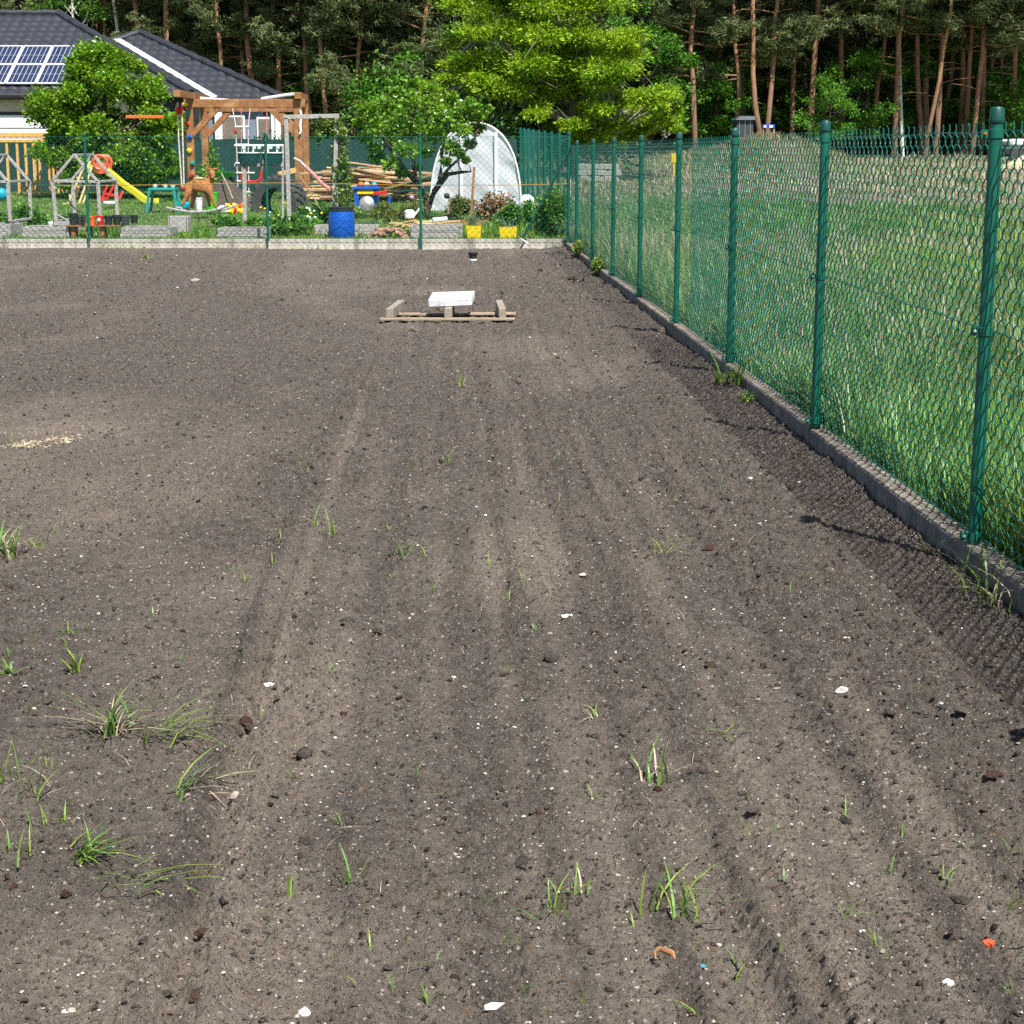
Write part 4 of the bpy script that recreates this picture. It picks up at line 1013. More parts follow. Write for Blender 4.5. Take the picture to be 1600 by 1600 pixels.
# white rope coil and red rope on the right post
t = thing('rope_coil', P(469, 190, yf - .15), 'white rope knotted on the right hand post of the swing frame', 'rope')
MB().tube([P(469, 172, yf - .13), P(471, 181, yf - .13), P(469, 195, yf - .13), P(470, 206, yf - .13), P(468, 209, yf - .13)], .03, 6).build('rope', m_white, t, smooth=True)
t = thing('tow_rope', P(485, 270, 40), 'red rope with white end stretched slanting from the swing frame post to the ground', 'rope')
MB().tube([P(459, 247, 40), P(468, 251, 40), P(477, 260, 40)], .025, 7).build('white_end', m_rope, t, smooth=True)
MB().tube([P(477, 260, 40), P(490, 273, 40), P(503, 287, 40), P(515, 295, 40)], .042, 8).build('red_sleeve', m_rope_red, t, smooth=True)
tag(MB().tube([P(464, 268, 33), P(480, 292, 33), P(505, 334, 33)], .012, 6).build('bamboo_stake', m_wood_pal, None, P(505, 334, 33)), 'thin pale stake leaning to the left beside the grey arch', 'stake')

# body of one continuous surface from a skeleton
def skin_body(name, nodes, edges, mat, parent, sub=2):
    off = wloc(parent); me = bpy.data.meshes.new('tmp'); me.from_pydata([Vector(q[0]) - off for q in nodes], edges, [])
    o = bpy.data.objects.new('tmp', me); COL.objects.link(o); o.modifiers.new('s', 'SKIN'); s = o.modifiers.new('u', 'SUBSURF'); s.levels = s.render_levels = sub
    for i, q in enumerate(nodes):
        d = me.skin_vertices[0].data[i]; r = q[1]; d.radius = (r, r) if not hasattr(r, '__len__') else r; d.use_root = i == 0
    dg = bpy.context.evaluated_depsgraph_get(); m2 = bpy.data.meshes.new_from_object(o.evaluated_get(dg))
    bpy.data.objects.remove(o); m2.name = name
    m2.polygons.foreach_set('use_smooth', [True] * len(m2.polygons)); m2.materials.clear()
    return link(name, m2, mat, parent)
# rocking deer
y = 34.5
t = thing('rocking_horse', P(312, 328, y), 'orange brown wicker toy deer on curved pale rockers', 'rocking toy')
def hp(u, v, dy=0): return P(u, v, y) + Vector((0, dy, 0))
nodes = [(hp(311, 290), .105), (hp(297, 288), .12), (hp(291, 293), .08), (hp(322, 291), .12), (hp(329, 283), .07), (hp(331, 274), .062), (hp(330, 267), .066), (hp(334, 275, -.10), .05), (hp(333, 280, -.14), .032),
         (hp(296, 300, -.11), .07), (hp(291, 312, -.12), .042), (hp(285, 322, -.13), .032), (hp(303, 300, .10), .07), (hp(300, 313, .12), .042), (hp(297, 326, .13), .032),
         (hp(322, 300, .10), .062), (hp(324, 312, .12), .038), (hp(326, 324, .13), .032), (hp(329, 299, -.10), .062), (hp(334, 312, -.12), .038), (hp(340, 325, -.13), .032)]
edges = [(0, 1), (1, 2), (0, 3), (3, 4), (4, 5), (5, 6), (6, 7), (7, 8), (1, 9), (9, 10), (10, 11), (1, 12), (12, 13), (13, 14), (3, 15), (15, 16), (16, 17), (3, 18), (18, 19), (19, 20)]
skin_body('body', nodes, edges, m_horse, t)
for s, u in ((-1, 323), (1, 340)): MB().tube([hp(330, 265), hp((330 + u) / 2, 264), hp(u, 264)], [.022, .026, .006], 7).build('ear', m_horse, t, smooth=True)
for dy, du in ((-.13, 0), (.13, 10)): MB().tube([hp(262 + du, 324, dy), hp(280 + du, 328, dy), hp(300 + du, 331, dy), hp(325 + du, 330, dy), hp(345 + du, 326, dy), hp(358 + du, 321, dy)], .022, 8).build('rocker', m_wood_gry, t, smooth=True)
for u in (290, 340): MB().tube([hp(u - 4, 328, -.14), hp(u + 4, 328, .14)], .02, 6).build('rail', m_wood_gry, t, smooth=True)
MB().lathe([(.10, 0), (.13, .03), (.05, .05)], hp(312, 281), 12, sy=.8).build('saddle', m_crm_pl, t, smooth=True)
# toys behind the deer
y = 36
def tub(u, v0, v1, w_, mat, label, y=36, name='toy_bucket'):
    a = P(u, v1, y); a.z = min(a.z, GZ(y) + .05) if v1 > 312 else a.z; h = P(u, v0, y).z - a.z; r = w_ * y / 5642
    return tag(MB().lathe([(r * .8, 0), (r, h * .92), (r * 1.08, h * .93), (r * 1.08, h), (r * .9, h), (r * .7, h * .3), (.001, h * .25)], a, 16).build(name, mat, None, a, smooth=True), label, 'bucket')
tub(331, 300, 326, 20, m_green_pl, 'bright green toy bucket standing behind the deer')
tub(311, 309, 325, 12, m_white, 'small white toy bucket behind the legs of the deer')
q = P(346, 316, 36.2); q.z = GZ(36) + .09
tag(MB().ball(q, .12, 12, 1, 1, .75, .012).build('white_bag', m_white, None, q, smooth=True), 'white round bundle right of the green bucket', 'bundle')
rq = random.Random(3)
for i in range(9):
    q = P(352 + 3.6 * i, 318, 36.4 + .3 * rq.random()); q.z = GZ(36.4) + .05 + (.09 if i % 3 == 1 else 0); m_ = (m_crm_pl, m_yellow, m_yellow, m_crm_pl, m_yellow, m_red, m_yellow, m_orng, m_crm_pl)[i]
    tag(MB().ball(q, .075, 8, 1, 1, .8, .02).build('sand_toy', m_, None, q), ['cream', 'yellow', 'yellow', 'cream', 'yellow', 'red', 'yellow', 'orange', 'cream'][i] + ' plastic sand toy in the row of toys left of the tyre', 'toy', 'sand toys on the grass')
# soil heap with green barrow tray
y = 39.5; vs = []; n = 18; cx = P(350, 300, y).x
for i in range(n + 1):
    for j in range(n + 1):
        x = cx - 1.0 + 2.0 * i / n; yy = y - .7 + 1.4 * j / n
        h = .55 * math.exp(-((x - cx) / .55) ** 2 - ((yy - y) / .45) ** 2) * (.8 + .5 * float(fbm(np.array([x * 3]), np.array([yy * 3]), 8, 3)[0]))
        vs.append((x, yy, GZ(y) - .02 + h))
tag(MB().add(vs, [(i * (n + 1) + j, (i + 1) * (n + 1) + j, (i + 1) * (n + 1) + j + 1, i * (n + 1) + j + 1) for i in range(n) for j in range(n)]).build('soil_heap', m_soil2, None, (cx, y, GZ(y)), smooth=True), 'heap of dark soil in the garden under the green tray', 'heap')
a = P(353, 276, y); t = thing('toy_wheelbarrow', a, 'bright green toy barrow tray with a long pale handle on the soil heap', 'wheelbarrow')
b = MB(); vs = [(a.x + sx_ * w_, a.y + sy_ * d_, a.z + z) for w_, d_, z in ((.08, .06, -.02), (.22, .17, .10), (.20, .15, .10), (.07, .05, .0)) for sx_, sy_ in ((-1, -1), (1, -1), (1, 1), (-1, 1))]
b.add(vs, [(i * 4 + j, i * 4 + (j + 1) % 4, i * 4 + 4 + (j + 1) % 4, i * 4 + 4 + j) for i in range(3) for j in range(4)] + [(3, 2, 1, 0), (12, 13, 14, 15)]).build('tray', m_green_pl, t)
MB().tube([P(346, 271, y - .2), P(356, 291, y - .6), P(364, 311, y - 1.0)], .016, 6).build('handle', m_wood_pal, t, smooth=True)
MB().lathe([(.05, -.02), (.07, -.02), (.07, .02), (.05, .02)], a + Vector((.1, 0, -.07)), 14, axis=(0, 1, 0)).build('wheel', m_black, t, smooth=True)
# planters on a rail
y = 29.6
t = thing('planter_rail', P(383, 345, y), 'grey post carrying a rail with white clamps for two dark green planters', 'rail')
MB().bar(P(383, 345, y), P(382, 262, y), .062, .06).build('post', m_wood_gry, t, bevel=.004)
MB().bar(P(366, 227, y + .1), P(443, 227, y + .1), .035, .03).build('rail', m_white, t, bevel=.003)
MB().bar(P(366, 258, y + .1), P(443, 258, y + .1), .05, .05).build('shelf', m_wood_gry, t, bevel=.003)
MB().bar(P(442, 340, y + .1), P(442, 226, y + .1), .035, .03).build('upright', m_wood_gry, t, bevel=.003)
MB().bar(P(383, 262, y + .1), P(383, 226, y + .1), .03, .03).build('upright', m_wood_gry, t, bevel=.003)
for u in (381, 397, 405, 423, 434): MB().box(P(u, 230, y + .06), (.055, .06, .07)).build('clamp', m_rim, t, bevel=.008)
for u0, u1, lab in ((371, 406, 'left dark green oval planter hanging on the white rail'), (409, 443, 'right dark green oval planter hanging on the white rail')):
    a = P((u0 + u1) / 2, 257, y); h = P(u0, 239, y).z - a.z; r = (u1 - u0) * y / 5642
    tt = thing('hanging_planter', a, lab, 'planter')
    MB().lathe([(r * .78, 0), (r * .95, h * .85), (r * .97, h), (r * .86, h), (r * .7, h * .4), (.001, h * .4)], a, 24, sy=.55).build('tub', m_planter, tt, smooth=True)
    MB().tube([a + Vector((r * .99 * math.cos(q), r * .55 * math.sin(q), h)) for q in (2 * math.pi * i / 24 for i in range(25))], .013, 6).build('rim', m_rim, tt, smooth=True)
    for s in (-.42, .42): MB().tube([a + Vector((s * r, -.0, h * .9)), a + Vector((s * r, .05, h + .05)), a + Vector((s * r * .9, .09, h + .13))], .016, 6).build('bracket', m_rim, tt, smooth=True)
# arch of grey timber with a vine
y = 30.6
t = thing('garden_arch', P(485, 340, y), 'slim grey timber arch standing in the garden, overgrown on its right side', 'arch')
for a, b, nm in (((452, 338), (447, 184), 'post'), ((522, 340), (526, 184), 'post'), ((443, 183), (530, 181), 'lintel')):
    MB().bar(P(*a, y), P(*b, y), .07, .06, up=(0, 1, 0)).build(nm, m_wood_gry, t, bevel=.004)
MB().bar(P(530, 338, y + .9), P(521, 190, y + .9), .06, .05).build('post', m_wood_gry, t, bevel=.004)
MB().bar(P(526, 183, y), P(521, 189, y + .9), .05, .05).build('top_rail', m_wood_gry, t, bevel=.004)
MB().bar(P(447, 183, y), P(450, 189, y + .9), .05, .05).build('top_rail', m_wood_gry, t, bevel=.004)
rr = np.random.default_rng(31); v0 = thing('climbing_vine', P(535, 345, y), 'yellow green vine climbing the right post of the grey arch', 'vine')
cl = []
for i in range(30):
    k = i / 29; u = 540 - 12 * k + 7 * math.sin(i * 1.9); v_ = 345 - 150 * k; q = P(u, v_, y - .05 + .25 * rr.uniform()); cl.append((q, (.14 * (1.25 - .6 * k), .14, .12)))
for i in range(9): q = P(500 + 4 * i + 3 * rr.normal(), 190 + (30 if i % 4 == 0 else 8) * rr.uniform(), y); cl.append((q, (.07, .07, .10)))
for i in range(5): cl.append((P(499 + rr.normal() * 1.5, 186 + 9 * i, y), (.035, .03, .07)))
for i in range(6): cl.append((P(556 - 5 * i, 330 + 3 * i, y), (.14, .12, .12)))
pts, dr = crown_points(rr, cl, 110, .2); vv, f = leaves(pts, .066, rr, .65, .3)
npmesh('foliage', vv, f, m_lf_vine, v0)
b = MB(); b.tube([P(540 - 14 * k + 3 * math.sin(k * 9), 345 - 155 * k, y) for k in (i / 14 for i in range(15))], .014, 6); b.tube([P(545 - 16 * k + 4 * math.sin(k * 7), 345 - 120 * k, y + .1) for k in (i / 14 for i in range(15))], .012, 6); b.build('stem', m_bark_dk, v0, smooth=True)
# tractor tyre half sunk
y = 37.0; cen = P(437, 320, y); r0, r1 = .56, .33
t = thing('tractor_tyre', (cen.x, y, GZ(y)), 'big black tractor tyre standing half sunk in the garden', 'tyre')
cen.z = GZ(y) + .17; ax = Vector((.42, 1, 0)).normalized()
MB().lathe([(r1, -.20), (r0 * .93, -.22), (r0, -.17), (r0 + .0, .17), (r0 * .93, .22), (r1, .20), (r1 * 1.1, .12), (r1 * 1.1, -.12), (r1, -.20)], cen, 40, axis=ax, cap=False).build('tyre', m_tyre, t, smooth=True)
b = MB(); side_ = ax.cross(Vector((0, 0, 1))).normalized()
for i in range(22):
    q = 2 * math.pi * i / 22; rad = side_ * math.cos(q) + Vector((0, 0, 1)) * math.sin(q); tg = ax.cross(rad)
    for s in (-1, 1):
        p0 = cen + rad * (r0 + .012) + ax * (s * .02) + tg * (.03 * s); p1 = cen + rad * (r0 - .02) + ax * (s * .215) + tg * (.03 * s - .10)
        b.bar(p0, p1, .05, .05, up=rad)
b.build('tread', m_tyre, t)
# heap of old planks
rq = random.Random(11); pr = None
for i in range(58):
    ly = i // 8; k = i % 8
    u = rq.uniform(500, 640) if ly < 5 else rq.uniform(540, 620); yy = 41.5 + rq.uniform(-.5, .9)
    if pr is None: pr = MB().box((0, 0, 0), (2.0, .14, .035)).build('old_plank', m_plank, None, (0, 0, 0), bevel=.004); o = pr
    else: o = pr.copy(); COL.objects.link(o)
    c = P(u, 300, yy); o.location = (c.x, yy, GZ(yy) + .04 + ly * .105 + .04 * rq.random()); o.rotation_euler = (rq.uniform(-.35, .35), rq.uniform(-.10, .13), rq.gauss(0, .22)); o.scale = (rq.uniform(.35, 1.1), rq.uniform(.7, 1.3), rq.uniform(.8, 1.8))
    tag(o, 'old weathered plank lying in the long heap behind the arch', 'plank', 'heap of old planks')
for i, (u0, v0_, u1, v1_) in enumerate(((548, 262, 640, 284), (600, 296, 700, 266), (560, 280, 650, 290), (545, 270, 612, 278))):
    a, b = P(u0, v0_, 40.8), P(u1, v1_, 41.2); o = MB().bar(a, b, .14, .04).build('old_plank', m_plank, None, a, bevel=.004)
    tag(o, 'longest plank of the heap, slanting down to the right' if i == 0 else ('plank of the heap slanting up to the right behind the small tree' if i == 1 else 'old weathered plank lying in the long heap behind the arch'), 'plank', None if i < 2 else 'heap of old planks')
q = P(430, 268, 41); tag(MB().bar(P(435, 273, 41), P(462, 266, 41), .16, .12).build('orange_beam', m_wood_new, None, q, bevel=.01), 'short yellow beam lying on top behind the tractor tyre', 'beam')
# blue toy table with clutter
y = 38.0; a, b = P(550, 294, y), P(592, 294, y); z0 = GZ(y)
t = thing('play_bench', ((a.x + b.x) / 2, y, z0), 'blue plastic play bench with red and yellow pieces by the plank heap', 'bench')
MB().box(((a.x + b.x) / 2, y + .2, a.z), (b.x - a.x, .45, .06)).build('tabletop', m_blue, t, bevel=.012)
for x in (a.x + .08, b.x - .08): MB().box((x, y + .2, (a.z + z0) / 2), (.10, .36, a.z - z0)).build('leg', m_blue, t, bevel=.012)
MB().box(((a.x + b.x) / 2, y + .03, a.z - .09), (b.x - a.x - .2, .04, .07)).build('drawer', m_yellow, t, bevel=.006)
MB().bar(P(583, 303, y - .05), P(604, 300, y - .05), .07, .07).build('handle', m_red, t, bevel=.01)
MB().bar(P(607, 322, y - .1), P(610, 306, y - .1), .08, .06).build('prop', m_blue, t, bevel=.01)
q = P(573, 318, 36.6); tag(MB().lathe([(.001, -.02), (.15, -.02), (.155, 0), (.13, .02), (.001, .03)], q, 22, axis=(0, -1, .25)).build('round_lid', m_steel, None, q, smooth=True), 'pale grey round lid leaning in front of the blue play bench', 'lid')
for u, m_, lab in ((563, m_orng, 'orange toy on the blue play bench'), (572, m_sandp, 'tan toy on the blue play bench'), (584, m_cyan, 'turquoise toy on the blue play bench')):
    q = P(u, 293, y); q = Vector((q.x, y + .15, a.z + .03)); tag(MB().lathe([(.05, 0), (.07, .03), (.05, .08), (.02, .1)], q, 10).build('toy_block', m_, None, q, smooth=True), lab, 'toy')
# garden light, wooden stake, white sack
t = thing('garden_light', P(700, 332, 33.5), 'dark ball on a thin pale stick by the polytunnel', 'garden light')
MB().tube([P(700, 334, 33.5), P(701, 310, 33.5)], .014, 6).build('stick', m_wood_pal, t, smooth=True); MB().ball(P(698, 306, 33.5), .055, 12).build('globe', m_black, t, smooth=True)
a, b = P(736, 338, 30), P(741, 261, 30); tag(MB().bar(a, b, .040, .035).build('wooden_stake', m_wood_brn, None, a, bevel=.003), 'dark wooden stake standing before the polytunnel', 'stake')
q = P(823, 318, 33); tag(MB().ball(q, .15, 14, .95, .8, 1.05, .02).build('white_sack', m_white, None, q, smooth=True), 'white sack standing at the right of the polytunnel', 'sack')
q = P(690, 340, 30.5); tag(MB().tube([P(676, 344, 30.5), P(698, 342, 30.6)], .04, 8).build('white_roll', m_white, None, q, smooth=True), 'white roll lying on the debris left of the yellow planters', 'roll')
q = P(640, 334, 31); t = thing('watering_can', q, 'white and grey watering can beside the debris', 'watering can')
MB().lathe([(.07, 0), (.09, .02), (.09, .12), (.05, .15)], q - Vector((0, 0, .08)), 14).build('body', m_white, t, smooth=True); MB().tube([q + Vector((.08, 0, -.03)), q + Vector((.16, 0, .07)), q + Vector((.17, 0, .1))], .018, 6).build('spout', m_white, t, smooth=True)
MB().tube([q + Vector((-.09 - .07 * math.sin(i * .5), 0, .05 - .16 * (1 - math.cos(i * .5)) * .5)) for i in range(7)], .008, 5).build('handle', m_black, t, smooth=True)
for i in range(16):
    rq = random.Random(40 + i); a = P(rq.uniform(600, 722), rq.uniform(328, 344), 31 + rq.uniform(-.4, .5)); a.z = GZ(31) + .06 + .1 * rq.random()
    o = MB().bar(a, a + Vector((rq.uniform(.15, .5), rq.uniform(-.1, .1), rq.uniform(-.04, .05))), .05, .03).build('wood_scrap', m_plank if i % 2 else m_lf_dry, None, a, bevel=.003)
    tag(o, 'splintered wood scrap in the low debris strip behind the plank beds', 'wood scrap', 'wood scraps in the debris strip')
n = 12; vs = []
for i in range(n + 1):
    for j in range(7):
        x = P(596, 345, 31).x + (P(725, 345, 31).x - P(596, 345, 31).x) * i / n; yy = 30.4 + 1.3 * j / 6; vs.append((x, yy, GZ(yy) + .13 * math.sin(math.pi * i / n) ** .5 * math.sin(math.pi * j / 6) + .02 * random.random() - .01))
tag(MB().add(vs, [(i * 7 + j, (i + 1) * 7 + j, (i + 1) * 7 + j + 1, i * 7 + j + 1) for i in range(n) for j in range(6)]).build('sand_heap', m_sandp, None, (vs[40]), smooth=True), 'low heap of pale sand behind the plank beds', 'heap')

# polytunnel
y = 37.5; z0 = GZ(y); xl, xr = P(673, 300, y).x, P(814, 300, y).x; cx, rx = (xl + xr) / 2, (xr - xl) / 2; H = P(750, 192, y).z - z0
t = thing('polytunnel', (cx, y, z0), 'white film covered arched polytunnel greenhouse behind the small tree', 'greenhouse')
def arch(k): # 0..1 over the arch
    q = math.pi * k; c, s = math.cos(q), math.sin(q); e = .93
    return cx - rx * math.copysign(abs(c) ** e, c), z0 + H * abs(s) ** .80
N = 40; L_ = 6
vs = []; 
for j in range(13):
    for i in range(N + 1):
        x, z = arch(i / N); w_ = .02 * math.sin(j * 2.1 + i * .5); vs.append((x + w_, y + L_ * j / 12, z + w_))
MB().add(vs, [(j * (N + 1) + i, j * (N + 1) + i + 1, (j + 1) * (N + 1) + i + 1, (j + 1) * (N + 1) + i) for j in range(12) for i in range(N)]).build('cover', m_film, t, smooth=True)
K = 14; vs = []
for i in range(N + 1):
    x, z = arch(i / N)
    for k in range(K + 1):
        zz = z0 - .05 + (z - z0 + .05) * k / K
        ripple = .032 * math.sin(x * 8 + zz * 7) * math.sin(zz * 4 + x * 3) + .035 * math.exp(-((zz - z0 - .55 - .55 * (cx - x)) / .07) ** 2) + .03 * math.exp(-((zz - z0 - 1.25 - .3 * (cx - x)) / .06) ** 2)
        vs.append((x, y - .01 - ripple, zz))
MB().add(vs, [(i * (K + 1) + k, (i + 1) * (K + 1) + k, (i + 1) * (K + 1) + k + 1, i * (K + 1) + k + 1) for i in range(N) for k in range(K)]).build('front_sheet', m_film, t, smooth=True)
for i_, (u, top) in enumerate(((777 - 2, None), (721, None))):
    x = P(u, 260, y).x; k = min(range(N + 1), key=lambda q: abs(arch(q / N)[0] - x)); zt = arch(k / N)[1]
    MB().box((x, y - .07, (z0 + zt) / 2), (.065, .03, zt - z0 - .05)).build('zip_strip', m_white, t, bevel=.006)
MB().tube([(*arch(i / N)[:1], y - .03, arch(i / N)[1]) for i in range(N + 1)], .02, 6).build('arch_hoop', m_white, t, smooth=True)
for j in (3, 6, 9, 12): MB().tube([(arch(i / N)[0], y + L_ * j / 12, arch(i / N)[1] + .01) for i in range(N + 1)], .018, 6).build('arch_hoop', m_white, t, smooth=True)

# garden plants
def gp(u, v, y): q = P(u, v, y); q.z = GZ(y) - .01; return q
bush('dry_shrub', gp(775, 325, 33.5), (.42, .3, .42), 1100, .075, m_lf_dry, 'dead brown leaved shrub in front of the polytunnel', 'shrub', 41, clumps=9)
bush('garden_shrub', gp(800, 340, 30.6), (.34, .3, .34), 1300, .07, m_lf_weed, 'green leafy shrub between the two yellow planters and the sack', 'shrub', 42)
bush('bramble', gp(868, 350, 29.6), (.34, .7, .60), 3600, .065, m_lf_weed, 'tall green weeds filling the corner under the corner post', 'shrub', 43, clumps=14)
bush('bramble', gp(838, 345, 31.2), (.30, .5, .42), 1600, .08, m_lf_under, 'broad leaved weeds behind the slanting brace', 'shrub', 44, clumps=9)
bush('bronze_shrub', gp(722, 330, 33.8), (.36, .3, .34), 1500, .06, m_lf_brnz, 'bronze tinted shrub left of the polytunnel door', 'shrub', 45)
bush('rose_shrub', gp(645, 330, 33.2), (.36, .3, .36), 1300, .055, m_lf_brnz, 'bronze green rose bush with a pink bloom under the small tree', 'shrub', 46)
q = P(643, 309, 32.8); tag(MB().ball(q, .05, 10, 1, 1, .8, .01).build('pink_bloom', M('pink petals', (.6, .35, .6), rough=.6), None, q, smooth=True), 'pink bloom on the rose bush under the small tree', 'flower')
bush('rose_shrub', gp(600, 335, 32.5), (.30, .3, .30), 900, .055, m_lf_brnz, 'thin bronze shrub right of the grey round lid', 'shrub', 47)
bush('leek_patch', gp(580, 350, 30.2), (.30, .3, .18), 500, .10, m_lf_blue, 'blue green leaves behind the blue barrel', 'plant', 48, aspect=.15, up=.1)
bush('salad_patch', gp(612, 352, 29.3), (.34, .2, .12), 700, .07, m_lf_vine, 'bright yellow green salad above the brick heap', 'plant', 49)
bush('garden_shrub', gp(40, 345, 30.8), (.42, .4, .30), 1700, .06, m_lf_weed, 'green shrub between the two grey house shaped frames', 'shrub', 50)
bush('garden_shrub', gp(105, 340, 31.4), (.2, .2, .18), 500, .06, m_lf_weed, 'low green shrub inside the whole grey house shaped frame', 'shrub', 56)
bush('garden_shrub', gp(-20, 345, 31), (.5, .4, .3), 1500, .06, m_lf_weed, 'green shrub at the left edge behind the cut off frame', 'shrub', 51)
bush('pear_sapling', gp(330, 300, 41.2), (.34, .3, .95), 700, .085, m_lf_lime, 'slender bright leaved sapling beside the left swing frame post', 'sapling', 52, clumps=9)
for i, (u, y_, r_, h_) in enumerate(((405, 31.5, .3, .15), (428, 30.8, .3, .17), (455, 31.2, .32, .18), (478, 30.6, .3, .22), (500, 31.4, .3, .26), (360, 31, .25, .18), (440, 33, .3, .16), (490, 33.4, .3, .3), (520, 32.4, .3, .26), (345, 32, .2, .14), (466, 29.6, .25, .16), (436, 29.4, .22, .14))):
    bush('leafy_plant', gp(u, 345, y_), (r_, r_, h_), 620, .085, m_lf_weed if i % 3 else m_lf_under, 'broad leaved vegetable plant growing between the swing frame and the wall', 'plant', 60 + i, group='vegetable plants behind the wall', aspect=.6, stems=3)
rr = np.random.default_rng(77)
fl = []
for i in range(26):
    q = gp(rr.uniform(400, 505), 330, rr.uniform(30, 33)); q.z += rr.uniform(.18, .40)
    o = MB().ball(q, .022, 8).build('small_flower', (m_white, m_yellow, m_rim)[i % 3], None, q, smooth=True); tag(o, 'tiny pale or yellow flower head among the vegetable plants', 'flower', 'small flowers behind the wall')
# lawn, longer towards the wall
n = 90000; y = 28.5 + 21 * rr.uniform(0, 1, n) ** 1.25; x = rr.uniform(-16, 2, n); ok = (x + XS * y < XF - .05) & (x > -.36 * y - 1); x, y = x[ok], y[ok]
ln = .06 + .10 * np.exp(-((y - 30) / 1.0) ** 2) * rr.uniform(.3, 1.2, len(x)); pch = fbm(x * .9, y * .9, 12, 3); ln *= .5 + pch
o = blade_mesh('lawn_grass', np.stack([x, y, gz(y) - .005], -1), ln, .013, rr, m_lawn, lean=.7, segs=2); tag(o, 'short green lawn grass of the garden behind the wall', 'grass', kind='stuff')
n = 14000; y = 28.46 + 3.2 * rr.uniform(0, 1, n) ** 1.6; x = rr.uniform(-15, .8, n); ok = vn(x * 1.1, y * 1.1, 5) > .42; x, y = x[ok], y[ok]
o = blade_mesh('weedy_grass', np.stack([x, y, gz(y) - .005], -1), (.07 + .19 * sstep(28.7, 29.5, y)) * rr.uniform(.3, 1.2, len(x)), .014, rr, m_grass_y, lean=.7, segs=3); tag(o, 'long yellow green weedy grass along the garden side of the wall', 'grass', kind='stuff')
n = 420; x = rr.uniform(-9, .85, n); y = 28.27 - .05 * rr.uniform(0, 1, n); ok = vn(x * 2.2, y * 0, 15) > .55; x, y = x[ok], y[ok]
o = blade_mesh('wall_foot_grass', np.stack([x, y, soil(x, y)[0] - .01], -1), .11 * rr.uniform(.3, 1.3, len(x)), .012, rr, m_grass_y, lean=.7, segs=3); tag(o, 'sparse yellow green grass sprouting at the foot of the low wall', 'grass', kind='stuff')

# ================================================================== TREES OF THE GARDEN
def tree(name, base, clumps, leaf_n, size, leaf_m, bark, label, seed, r0, forks, up=.4, aspect=.6, shell=.3, spread=1.0, trunk_top=None, group=None, cat='tree'):
    rr = np.random.default_rng(seed); base = Vector(base); root = thing(name, base, label, cat, group)
    b = MB(); tips = []
    for f in forks:          # limbs: lists of points from the ground up, with radii
        pts = [Vector(q) for q in f]; n = len(pts); b.tube(pts, [r0 * (1 - .75 * i / (n - 1)) for i in range(n)], 9)
        tips += pts[n // 2:]
    for c, r in clumps:      # twigs reach into each clump
        q = min(tips, key=lambda t_: (t_ - Vector(c)).length); m = (q + Vector(c)) / 2 + Vector(rr.normal(0, .06, 3))
        b.tube([q, m, Vector(c)], [r0 * .22, r0 * .16, r0 * .05], 5)
        for _ in range(3):
            e = Vector(c) + Vector(rr.normal(0, 1, 3)) * (r if not hasattr(r, '__len__') else r[0]) * .55
            b.tube([Vector(c), (Vector(c) + e) / 2 + Vector(rr.normal(0, .02, 3)), e], [r0 * .07, r0 * .05, r0 * .02], 4)
    b.build('trunk', bark, root, smooth=True)
    per = leaf_n // len(clumps); pts, dr = crown_points(rr, clumps, per, shell)
    v, f = leaves(pts, size, rr, aspect, up, dirs=dr, spread=spread)
    npmesh('crown', v, f, leaf_m, root)
    return root


def envelope(rr, n, prof, c, y_r, jitter=.2, inner=.35):
    """clump centres filling an uneven envelope; prof(z01)->radius"""
    out = []
    for i in range(n):
        t = rr.uniform(); r = prof(t); q = rr.uniform(0, 6.28); k = inner + (1 - inner) * rr.uniform() ** .6
        out.append((c[0] + r * k * math.cos(q), c[1] + r * k * math.sin(q) * y_r, t))
    return out


# lime tree at left
rr = np.random.default_rng(101); y = 43.5; bx = P(172, 300, y).x; z0 = GZ(y); top = P(165, 66, y).z
def lp(t): return 1.75 * (math.sin(math.pi * min(1, (.10 + .90 * (1 - t)) * .80)) ** .8) * (1 if t < .8 else .75)
cl = [((a, b_, z0 + .35 + (top - z0 - .55) * t), rr.uniform(.3, .52)) for a, b_, t in envelope(rr, 105, lp, (bx, y), .85)]
cl += [(P(u, v, y - .5 * rr.uniform()), .26) for u, v in ((75, 185), (90, 165), (110, 130), (118, 110), (168, 80), (160, 95), (185, 90), (255, 190), (265, 215), (258, 240), (215, 105), (100, 240), (85, 215), (270, 255), (250, 275), (110, 265), (130, 280), (165, 282), (200, 285), (230, 280), (145, 255), (185, 262), (220, 250), (90, 200), (120, 225), (272, 270), (215, 140), (235, 165), (130, 150))]
tree('lime_tree', (bx, y, z0), cl, 46000, .092, m_lf_lime, m_bark_dk, 'dense rounded green leafy tree in front of the house on the left', 102, .11,
     [[(bx, y, z0 - .1), (bx + .03, y, z0 + .9), (bx - .05, y, z0 + 2), (bx, y, top - .7)], [(bx + .02, y, z0 + .7), (bx + .6, y - .2, z0 + 1.6), (bx + 1.0, y, z0 + 2.2)], [(bx, y, z0 + .6), (bx - .6, y + .1, z0 + 1.4), (bx - 1.1, y, z0 + 2.1)]], aspect=.75)
a, b = P(197, 182, 42), P(256, 183, 42)
tag(MB().box((a + b) / 2, (b.x - a.x, .10, .07)).build('wooden_bar', m_orng, None, a, bevel=.006), 'reddish wooden bar half hidden in the dense leafy tree', 'bar')
